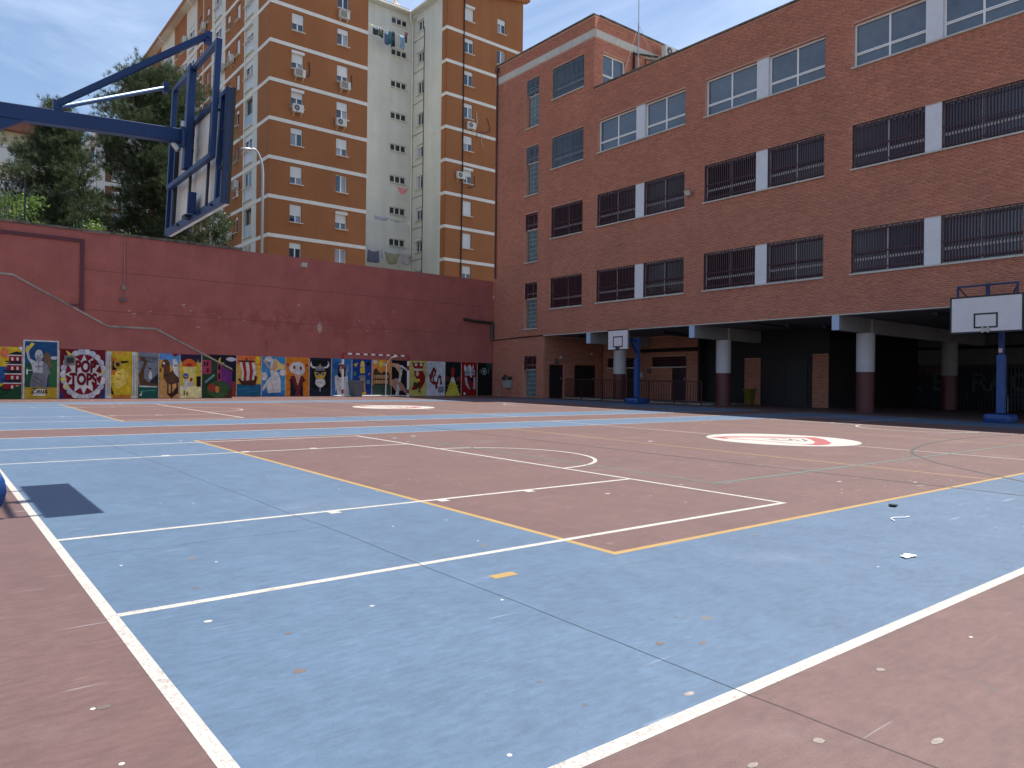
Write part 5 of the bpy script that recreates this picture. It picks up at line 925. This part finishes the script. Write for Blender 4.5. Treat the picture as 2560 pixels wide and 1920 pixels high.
b.box(BX-.028, BX+.009, BY0+.16, BY0+.21, BZ0+q, BZ1-q); b.box(BX-.028, BX+.009, BY1-.23, BY1-.18, BZ0+q, BZ1-q); lean(b).build('board_frame', BLUE_STEEL, bd, bevel=.003)
b = MB(); b.box(BX-.034, BX-.02, BY0-.004, BY0-.001, BZ0, BZ1); b.box(BX+.012, BX+.044, BY0-.006, BY0-.001, BZ0, BZ1); lean(b).build('board_edge', BLACKM, bd)
b = MB()
for y in (BY0+.40, YH+.08, BY1-.3): b.tube([(BX-.03, y, BZ0+.05), (BX-.03, y, BZ1-.02)], .013, n=8)
lean(b).build('guide_rail', BLACKM, bd)
b = MB(); b.box(BX-.10, BX-.03, YH-.16, YH-.13, BZ0+.03, BZ0+.23); b.box(BX-.05, BX-.03, YH-.13, YH+.02, BZ0+.05, BZ0+.2); lean(b).build('catch_plate', BLUE_STEEL, bd); b = MB(); b.box(BX-.075, BX-.03, YH+.02, YH+.13, BZ0+.03, BZ0+.06); lean(b).build('clamp', BLACKM, bd)
for dz in (.35, .2): b = MB(); b.box(BX-.07, BX-.03, YH+.02, YH+.12, BZ1-dz, BZ1-dz+.035); lean(b).build('clamp', BLACKM, bd)
b = MB()
for y, z in ((BY0+.022, BZ0+.3), (BY0+.022, BZ0+.62), (BY0+.25, BZ0+.03), (BY0+.6, BZ0+.03), (BY1-.5, BZ0+.03), (BY0+.19, BZ1-.15)): b.tube([(BX-.045, y, z), (BX-.03, y, z)], .013, n=8)
lean(b).build('bolt', BLACKM, bd)

def far_hoop(label, yc, w_, h_, z0, style):
    xp, xb = 24.32, 23.1; g0 = gz(xp, yc)
    t = thing('basketball_hoop', label, 'basketball hoop', gp(xp, yc), 'basketball stands')
    b = MB(); pad(b, 23.95, 24.66, yc-.31, yc+.31, .22); b.build('base_padding', BLUE_PAD, t, smooth=True)
    b = MB(); b.bar((xp, yc, g0+.25), (xp, yc, 3.25), .13, .13); b.build('post', BLUE_STEEL if style else BLUE_PAD, t, bevel=.008)
    b = MB(); b.bar((xp, yc, g0+.27), (xp, yc, g0+1.95), .20, .20); b.build('post_padding', BLUE_PAD, t, bevel=.015)
    b = MB(); b.box(xp-.085, xp-.08, yc-.05, yc+.05, 2.22, 2.34); b.build('warning_label', mat('pale_label', L(200,170,165), rough=.5), t)
    b = MB(); b.bar((xp+.05, yc, 3.12), (xb+.14, yc, 3.2), .1, .14)
    if not style: b.bar((xp, yc, 2.55), (xp-.4, yc, 3.08), .07, .09); b.build('arm', BLUE_STEEL, t, bevel=.006)
    bd = MB(); bd.box(xb, xb+.03, yc-w_/2, yc+w_/2, z0, z0+h_); bd = bd.build('backboard', BOARD_W, t)
    def border(name, y0, y1, za, zb, tw, off):
        b = MB(); b.box(xb-off, xb-.0005, y0, y1, zb-tw, zb); b.box(xb-off, xb-.0005, y0, y1, za, za+tw); b.box(xb-off, xb-.0005, y0, y0+tw, za+tw, zb-tw); b.box(xb-off, xb-.0005, y1-tw, y1, za+tw, zb-tw); b.build(name, BLACKM, bd)
    border('board_border', yc-w_/2-.012, yc+w_/2+.012, z0-.012, z0+h_+.012, .045, .006)
    iw, ih = (.60, .42) if w_ > 1.5 else (.56, .46); border('target_square', yc-iw/2, yc+iw/2, z0+.12, z0+.12+ih, .045, .006)
    b = MB(); b.box(xb-.05, xb-.007, yc-.09, yc-.045, z0-.01, z0+.15); b.box(xb-.05, xb-.007, yc+.045, yc+.09, z0-.01, z0+.15); b.box(xb-.04, xb-.007, yc-.045, yc+.045, z0+.02, z0+.12); b.build('rim_bracket', STONE if style else mat('dark_bracket', (.02,.03,.045,1), rough=.5), bd)
    b = MB(); s_ = .05; fz = z0+h_+.33 if style else z0+h_-.1
    for y in (yc-w_*.41, yc+w_*.41): b.box(xb+.05, xb+.05+s_, y-s_/2, y+s_/2, z0+.3, fz)
    b.box(xb+.051, xb+.049+s_, yc-w_*.41+s_/2, yc+w_*.41-s_/2, fz-s_, fz-.001); b.box(xb+.051, xb+.049+s_, yc-w_*.41+s_/2, yc+w_*.41-s_/2, z0+.3, z0+.35); b.build('support_frame', BLUE_STEEL, t, bevel=.004)
    b = MB(); b.box(xb+.101, xb+.17, yc-.045, yc+.045, z0+.25, fz+.02); b.build('slider_post', BLUE_STEEL, t)
    if style:
        for y in (yc-w_*.41, yc+w_*.41): b = MB(); b.bar((xb+.12, y, fz-.03), (xp-.3, yc, 2.86), .025, .035); b.build('stay_rod', mat('dark_stay', (.012,.02,.05,1), rough=.4), t)
far_hoop('right-hand blue stand with a full-width white backboard and a frame above it', 7.85, 1.80, 1.02, 2.74, True)
far_hoop('middle blue stand with a small square white backboard by the round column', 21.7, 1.19, .86, 2.68, False)

# --- handball goal
gx0, gx1, gy, gt = 15.30, 18.78, 31.6, 2.56
RW = mat('goal_red', (.30,.025,.035,1), rough=.4, var=.08); WW = mat('goal_white', L(225,222,218), rough=.4, var=.05)
t = thing('handball_goal', 'red and white striped handball goal in front of the murals', 'goal', gp(17, gy))
def striped(b, p, q, n, first):
    p, q = Vector(p), Vector(q)
    for k in range(n): b.bar(p+(q-p)*(k/n), p+(q-p)*((k+1)/n), .08, .08, (k+first) % 2)
for x in (gx0, gx1):
    z0 = gz(x, gy); b = MB(); cuts = [0, .16, .36, 1.3, 1.52, 1.75, gt-z0]; cols = [1, 0, 1, 0, 1, 0] if x < 17 else [1, 0, 1, 0, 1, 0]
    for k in range(6): b.bar((x, gy, z0+cuts[k]), (x, gy, z0+cuts[k+1]), .08, .08, cols[k])
    b.build('post', [RW, WW], t)
b = MB(); striped(b, (gx0+.04, gy, gt-.04), (gx1-.04, gy, gt-.04), 17, 0); b.build('crossbar', [RW, WW], t)
b = MB()
b.tube([(18.3, gy+.05, gt-.06), (18.12, gy+.5, gt-.12), (18.05, gy+.85, gt-.45), (18.05, gy+.92, gz(18, gy)+.05)], .02)
b.tube([(gx0, gy+.92, gz(gx0, gy)+.05), (gx1, gy+.92, gz(gx1, gy)+.05)], .025)
for x in (gx0, gx1): b.tube([(x, gy+.04, gz(x, gy)+.05), (x, gy+.92, gz(x, gy)+.05)], .025)
b.build('rear_frame', WW, t)

# --- bins
t = thing('wheeled_bin', 'grey bin standing against the blue mural inside the goal', 'bin', gp(16.36, 32.3))
b = MB(); z0 = gz(16.3, 32.3); b._add([(16.18,32.1,z0),(16.55,32.1,z0),(16.55,32.5,z0),(16.18,32.5,z0),(16.10,32.02,z0+.72),(16.63,32.02,z0+.72),(16.63,32.55,z0+.72),(16.10,32.55,z0+.72)], [(0,3,2,1),(4,5,6,7),(0,1,5,4),(1,2,6,5),(2,3,7,6),(3,0,4,7)]); b.build('body', mat('grey_bin', L(92,96,102), rough=.5, var=.1), t); b = MB(); b.box(16.07, 16.66, 31.98, 32.58, z0+.721, z0+.78); b.build('lid', mat('grey_bin_lid', L(104,108,114), rough=.5), t)
t = thing('wall_bin', 'grey litter bin with a dark liner fixed to the brick wall by the corner', 'bin', (XF-.2, 31.15, 1.1)); zc = 1.02
b = MB(); b._add([(XF-.32,30.98,zc),(XF-.03,30.98,zc),(XF-.03,31.32,zc),(XF-.32,31.32,zc),(XF-.40,30.92,zc+.52),(XF-.03,30.92,zc+.52),(XF-.03,31.38,zc+.52),(XF-.40,31.38,zc+.52)], [(0,3,2,1),(4,5,6,7),(0,1,5,4),(1,2,6,5),(2,3,7,6),(3,0,4,7)]); b.build('body', mat('pale_grey_bin', L(150,152,155), rough=.5), t)
b = MB(); b.lathe((XF-.21, 31.15, zc+.42), [(.27, 0), (.29, .08), (.28, .14), (.2, .17)], n=12); b.lathe((XF-.25, 31.28, zc+.55), [(.06, 0), (.09, .08), (.05, .15)], n=8); b.build('liner', mat('bin_liner', (.012,.017,.012,1), rough=.35), t)
t = thing('yellow_bin', 'yellow wheeled bin in the dark behind the columns', 'bin', gp(28.3, 18.75)); z0 = gz(28, 18.7)
b = MB(); b._add([(28.15,18.62,z0+.04),(28.45,18.62,z0+.04),(28.45,18.84,z0+.04),(28.15,18.84,z0+.04),(28.08,18.58,z0+.68),(28.5,18.58,z0+.68),(28.5,18.92,z0+.68),(28.08,18.92,z0+.68)], [(0,3,2,1),(4,5,6,7),(0,1,5,4),(1,2,6,5),(2,3,7,6),(3,0,4,7)]); b.build('body', mat('yellow_plastic', (.12,.09,.008,1), rough=.5), t); b = MB(); b.box(28.04, 28.54, 18.55, 18.96, z0+.681, z0+.73); b.build('lid', MATS['yellow_plastic'], t)
# --- railings under the school
t = thing('toilet_railing', 'dark red railing along the step under the school', 'railing', gp(26.0, 24.5)); RAILM = mat('railing_red', (.045,.012,.013,1), rough=.5)
b = MB(); yr0, yr1, xr = 19.75, 28.3, 26.25; b.bar((xr, yr0, gz(xr, yr0)+1.0), (xr, yr1, gz(xr, yr1)+1.0), .04, .04); b.bar((xr, yr0, gz(xr, yr0)+.12), (xr, yr1, gz(xr, yr1)+.12), .03, .03); b.build('rail', RAILM, t)
b = MB(); n = 58
for k in range(n+1): y = yr0+(yr1-yr0)*k/n; z0 = gz(xr, y); wd = .045 if k % 10 == 0 else .018; b.box(xr-wd/2, xr+wd/2, y-wd/2, y+wd/2, z0+(.0 if k % 10 == 0 else .13), z0+.985)
b.build('railing_bars', RAILM, t)
t = thing('inner_fence', 'dark bar fence in front of the lettered back wall', 'fence', gp(36.6, 13)); b = MB(); xr = 36.6; yr0, yr1 = 4.0, 19.0
for z in (.45, 1.45, 1.85): b.bar((xr, yr0, gz(xr, yr0)+z), (xr, yr1, gz(xr, yr1)+z), .04, .05)
b.build('rail', BLACKM, t); b = MB()
for k in range(108): y = yr0+(yr1-yr0)*k/107; z0 = gz(xr, y); b.box(xr-.015, xr+.015, y-.025, y+.025, z0, z0+2.0)
b.build('fence_bars', BLACKM, t)
t = thing('metal_table', 'thin-legged metal table frame in the dark under the school', 'table', gp(33, 9.5)); b = MB(); z0 = gz(33, 9.5)
b.box(32.7, 33.3, 8.6, 10.6, z0+.72, z0+.75); b.build('top', BLACKM, t); 
for x, y in ((32.75, 8.7), (33.25, 8.7), (32.75, 10.5), (33.25, 10.5)): b = MB(); b.tube([(x, y, z0), (x, y, z0+.72)], .014); b.build('leg', GALV, t)
# --- roof plant on the school
t = thing('antenna_mast', 'tall thin steel mast on the school roof', 'antenna', (27.42, 24.6, ZT-.3)); b = MB(); b.tube([(27.42, 24.6, ZT-.3), (27.42, 24.6, 19)], .035); b.build('lower_mast', GALV, t); b = MB(); b.tube([(27.42, 24.6, 19), (27.42, 24.6, 25)], .022); b.build('upper_mast', GALV, t); b = MB()
for dx, dy in ((-2, -.6), (1.8, -.8), (.2, -2)): b.tube([(27.42, 24.6, 18.9), (27.42+dx, 24.6+dy, ZT-.3)], .006, n=5)
b.build('guy_wire', GALV, t)
def ac_unit(P, face, fan, label, group, w_=.82, h_=.56):
    """outdoor air-conditioner: casing, fan grille, wall brackets; P = lower left corner on the wall"""
    M = (frameY if face == 'Y' else frameX)(*P); t = tag(put('air_conditioner', None, M), label, 'air conditioner', group); key = ('ac', fan, w_, h_)
    if key not in CACHE:
        c_ = MB(); c_.box(0, w_, -.38, -.1, .08, h_+.08); g_ = MB()
        if fan: 
            for r0, r1, m_ in ((.01, .21, 0), (.0, .05, 1)): 
                pts = [(.29+r1*math.cos(2*math.pi*k/20), -.385-.004*m_, .08+h_/2+r1*math.sin(2*math.pi*k/20)) for k in range(20)]; g_.prism([pts[-k] for k in range(20)], (0, -.006, 0), m_)
        else:
            g_.box(.05, .58, -.39, -.381, .12, h_+.04, 2)
        k_ = MB(); k_.box(.1, .14, -.46, 0, .03, .075); k_.box(w_-.14, w_-.1, -.46, 0, .03, .075); k_.bar((.12, -.42, .04), (.12, -.01, -.22), .03, .03); k_.bar((w_-.12, -.42, .04), (w_-.12, -.01, -.22), .03, .03)
        CACHE[key] = (c_.mesh('casing', ACW), g_.mesh('fan_grille', [ACG, ACW, mat('beige_grille', L(140,130,118), rough=.6)]), k_.mesh('bracket', ACW))
    for nm, me in zip(('casing', 'fan_grille', 'bracket'), CACHE[key]): put(nm, me, M, t)
    return t
ac_unit((29.15, YP-.3, 17.72), 'Y', True, 'grey air conditioner on the roof beside the corner block of the school', None)
t = thing('roof_pipes', 'black pipes on the brick corner block above the school roof', 'pipe', (28, YP, 16.4)); b = MB(); b.tube([(27.45, YP-.1, 16.4), (27.45, YP-.1, 17.62), (29.2, YP-.1, 17.95)], .07); b.build('pipe', BLACKM, t); b = MB(); b.tube([(28.3, YP-.08, 16.6), (28.3, YP-.08, 17.55), (29.2, YP-.08, 17.75)], .03); b.build('thin_pipe', BLACKM, t)
# ------------------------------------------------------------------ small things on the flats
for x, z, fan, lab in ((21.62, 23.95, False, 'grille-fronted air conditioner under the left window of the ochre front'), (25.3, 23.98, False, 'grille-fronted air conditioner under the right window of the ochre front'), (21.50, 21.28, True, 'round-fan air conditioner under the left window of the ochre front'), (25.0, 21.05, True, 'round-fan air conditioner under the right window of the ochre front'), (25.15, 29.45, False, 'topmost air conditioner on the ochre front, at the picture edge'), (37.35, 23.62, True, 'round-fan air conditioner beneath the window beside the black downpipe'), (36.3, 19.05, True, 'air conditioner hung left of the black downpipe')):
    ac_unit((x, YA, z), 'Y', fan, lab, 'air conditioners on the flats')
k1 = lambda a, c: (360+a/5.028, c/5.028); k2 = lambda a, c: (440+a/5.184, 320+c/5.184)
for pt, lab in ((k1(1075, 800), 'side air conditioner right of the backboard top with a white pipe'), (k1(955, 910), 'side air conditioner with dark hoses between grey and ochre strips'), (k1(730, 385), 'upper side air conditioner under an ochre window'), (k1(490, 555), 'side air conditioner just above the hoop stay rod'), (k1(485, 920), 'small white side air conditioner near the pine top'), (k2(755, 795), 'side air conditioner beside the lamp neck'), (k2(665, 1455), 'lowest side air conditioner just above the red wall')):
    p = onX(pt[0], pt[1], AX0-.3); ac_unit((AX0, p.y+.35, p.z), 'X', False, lab, 'air conditioners on the flats')
def cable(name, pts, r, m, label):
    b = MB(); b.tube(pts, r, n=6); tag(b.build(name, m), label, 'cable', 'loose air-conditioner hoses')
WHOSE = mat('cream_hose', L(205,190,165), rough=.6)
cable('loose_hose', [(22.45, YA-.1, 24.25), (22.8, YA-.07, 24.3), (22.88, YA-.06, 24.7), (22.82, YA-.05, 25.45)], .03, CABLE, 'dark hose curling up right of the upper left air conditioner')
cable('loose_hose', [(26.1, YA-.1, 24.3), (26.3, YA-.07, 24.4), (26.35, YA-.06, 24.8), (26.32, YA-.05, 25.35)], .03, CABLE, 'dark hose curling up right of the upper right air conditioner')
cable('loose_hose', [(38.2, YA-.1, 23.85), (38.45, YA-.07, 24.1), (38.5, YA-.06, 24.6), (38.45, YA-.05, 25.3)], .04, WHOSE, 'cream hose beside the air conditioner by the black downpipe')
cable('loose_hose', [(38.5, YA-.06, 23.15), (38.5, YA-.06, 23.6), (39.4, YA-.06, 23.75), (39.95, YA-.06, 24.0), (39.85, YA-.06, 24.6), (39.6, YA-.06, 25.1)], .025, CABLE, 'thin dark hose looping across the band near the school corner')
cable('loose_hose', [(39.1, YA-.06, 23.6), (39.0, YA-.06, 22.9), (39.2, YA-.06, 22.4)], .025, WHOSE, 'short cream hose hanging over the band near the school corner')
cable('loose_hose', [(37.5, YA-.06, 18.55), (38.0, YA-.06, 18.6), (38.3, YA-.06, 18.7), (38.3, YA-.06, 19.7)], .025, CABLE, 'dark hose under the window below the cream hoses')
# washing lines and laundry in the recess
def cloth(name, x0, x1, y, z, h_, col, label, sag=0.0, taper=0.0, split=False):
    m = mat('fabric_%d_%d_%d' % col, L(*col), rough=.85, var=.15, scale=3); n, k_ = 10, 6; b = MB()
    def sheet_(a0, a1, hh, ph):
        vs = []; fs = []
        for j in range(k_+1):
            for i in range(n+1):
                u, v = i/n, j/k_; x = a0+(a1-a0)*(u+taper*(.5-u)*v); dip = sag*math.sin(math.pi*u)
                vs.append((x, y+.05*math.sin(u*9+ph)*v+.03*math.sin(u*17+ph)*v, z-dip-hh*v*(1+.06*math.sin(u*5+ph))))
        for j in range(k_):
            for i in range(n): a = j*(n+1)+i; fs.append((a, a+1, a+n+2, a+n+1))
        b._add(vs, fs)
    if split: mid = (x0+x1)/2; sheet_(x0, x1, h_*.32, 0); sheet_(x0, mid-.03, h_, 1); sheet_(mid+.03, x1, h_*.97, 2)
    else: sheet_(x0, x1, h_, len(label))
    o = b.build(name, m, smooth=True); md = o.modifiers.new('thickness', 'SOLIDIFY'); md.thickness = .012
    tag(o, label, 'laundry', 'laundry hung in the recess of the flats')
YL = AYB-1.3
def hang(px0, px1, py0, py1, *a, **k):
    p, q = onY(px0, py0, YL), onY(px1, py1, YL); cloth(a[0], p.x, q.x, YL, p.z, p.z-q.z, *a[1:], **k)
rr = lambda a, c: (900+a/10.05, c/10.05)
for nm, a0, a1, c0, c1, col, lab, kw in (('towel', 260, 370, 600, 690, (200,205,170), 'small pale green cloth at the left end of the upper washing line', {}), ('shirt', 320, 470, 690, 900, (38,40,48), 'black shirt on the upper washing line', {}), ('shorts', 420, 520, 660, 770, (150,175,205), 'light blue cloth beside the black shirt', {}), ('shirt', 500, 540, 680, 870, (190,140,90), 'narrow tan cloth on the upper washing line', {}), ('shirt', 480, 585, 700, 960, (26,66,72), 'dark teal shirt on the upper washing line', {}), ('trousers', 610, 710, 800, 1130, (70,88,120), 'blue jeans on the upper washing line', dict(taper=-.1)), ('trousers', 720, 800, 750, 1130, (46,104,120), 'teal trousers on the upper washing line', dict(split=True)), ('trousers', 795, 870, 770, 1190, (30,38,46), 'dark trousers on the upper washing line', dict(split=True)), ('trousers', 1000, 1110, 880, 1240, (120,150,175), 'light blue jeans on the upper washing line', dict(taper=-.12)), ('sock', 1125, 1180, 880, 1080, (36,34,44), 'black sock hanging at the right end of the upper washing line', {}), ('towel', 1130, 1200, 800, 900, (165,90,100), 'small red cloth at the right end of the upper washing line', {})):
    hang(rr(a0, c0)[0], rr(a1, c1)[0], rr(a0, c0)[1], rr(a1, c1)[1], nm, col, lab, **kw)
r2_ = lambda a, c: (540+a/2.3703, c/2.3703); r8 = lambda a, c: (900+a/9.218, 520+c/9.218)
hang(*[v for pr in zip(r2_(1070, 1102), r2_(1140, 1148)) for v in pr], 'towel', (205,130,130), 'pink cloth hung under a recess window', sag=.12, taper=.4)
for a0, a1, c0, c1, col, lab, kw in ((340, 640, 160, 290, (160,162,180), 'striped pale bundle on the lower washing line', dict(sag=.1)), (645, 1030, 225, 340, (168,160,158), 'pale sheet drooping from the lower washing line', dict(sag=.08, taper=.3)), (1095, 1165, 310, 430, (205,205,205), 'small white cloth at the end of the lower washing line', {}), (175, 440, 940, 1250, (92,94,112), 'grey-blue sheet draped just above the red wall', dict(sag=.15)), (480, 530, 960, 1150, (165,165,165), 'narrow white cloth between the large sheets', {}), (560, 910, 1000, 1290, (140,138,110), 'patterned olive and white sheet above the red wall', dict(sag=.1, taper=.35)), (905, 1180, 1030, 1310, (165,158,156), 'plain pale sheet at the right above the red wall', dict(sag=.05, taper=.25))):
    hang(r8(a0, c0)[0], r8(a1, c1)[0], r8(a0, c0)[1], r8(a1, c1)[1], 'bed_sheet', col, lab, **kw)
for zz, lab in ((onY(*rr(260, 590), YL).z, 'upper washing line across the recess'), (onY(*r8(340, 160), YL).z, 'lower washing line across the recess'), (onY(*r8(180, 930), YL).z, 'lowest washing line just above the red wall')):
    b = MB(); b.tube([(AX1+.02, YL, zz+.05), ((AX1+AX2)/2, YL, zz-.12), (AX2-.02, YL, zz-.02)], .012, n=5); tag(b.build('washing_line', BANDM), lab, 'washing line', 'washing lines in the recess')
t = thing('satellite_mast', 'roof mast with satellite dishes above the grey recess', 'antenna', (34.1, 62, ZE+.3)); p = onY(*rr(910, 200), 62); b = MB(); b.tube([(p.x, 62, ZE), (p.x, 62, p.z+4)], .1, n=6); b.build('mast', mat('rusty_mast', L(150,130,120), rough=.7), t)
for a_, c_, r_ in ((950, 210, .42), (850, 60, .45), (850, 310, .35)):
    q = onY(*rr(a_, c_), 61.7); b = MB(); b.lathe((0,0,0), [(.03, .0), (r_*.6, .05), (r_, .16), (r_*.99, .17), (r_*.58, .07), (.02, .03)], n=18); b.build('dish', mat('dish_beige', L(190,180,165), rough=.6), t, smooth=True, local=Matrix.Translation(q) @ Matrix.Rotation(math.radians(75), 4, 'X') @ Matrix.Rotation(.5, 4, 'Y'))
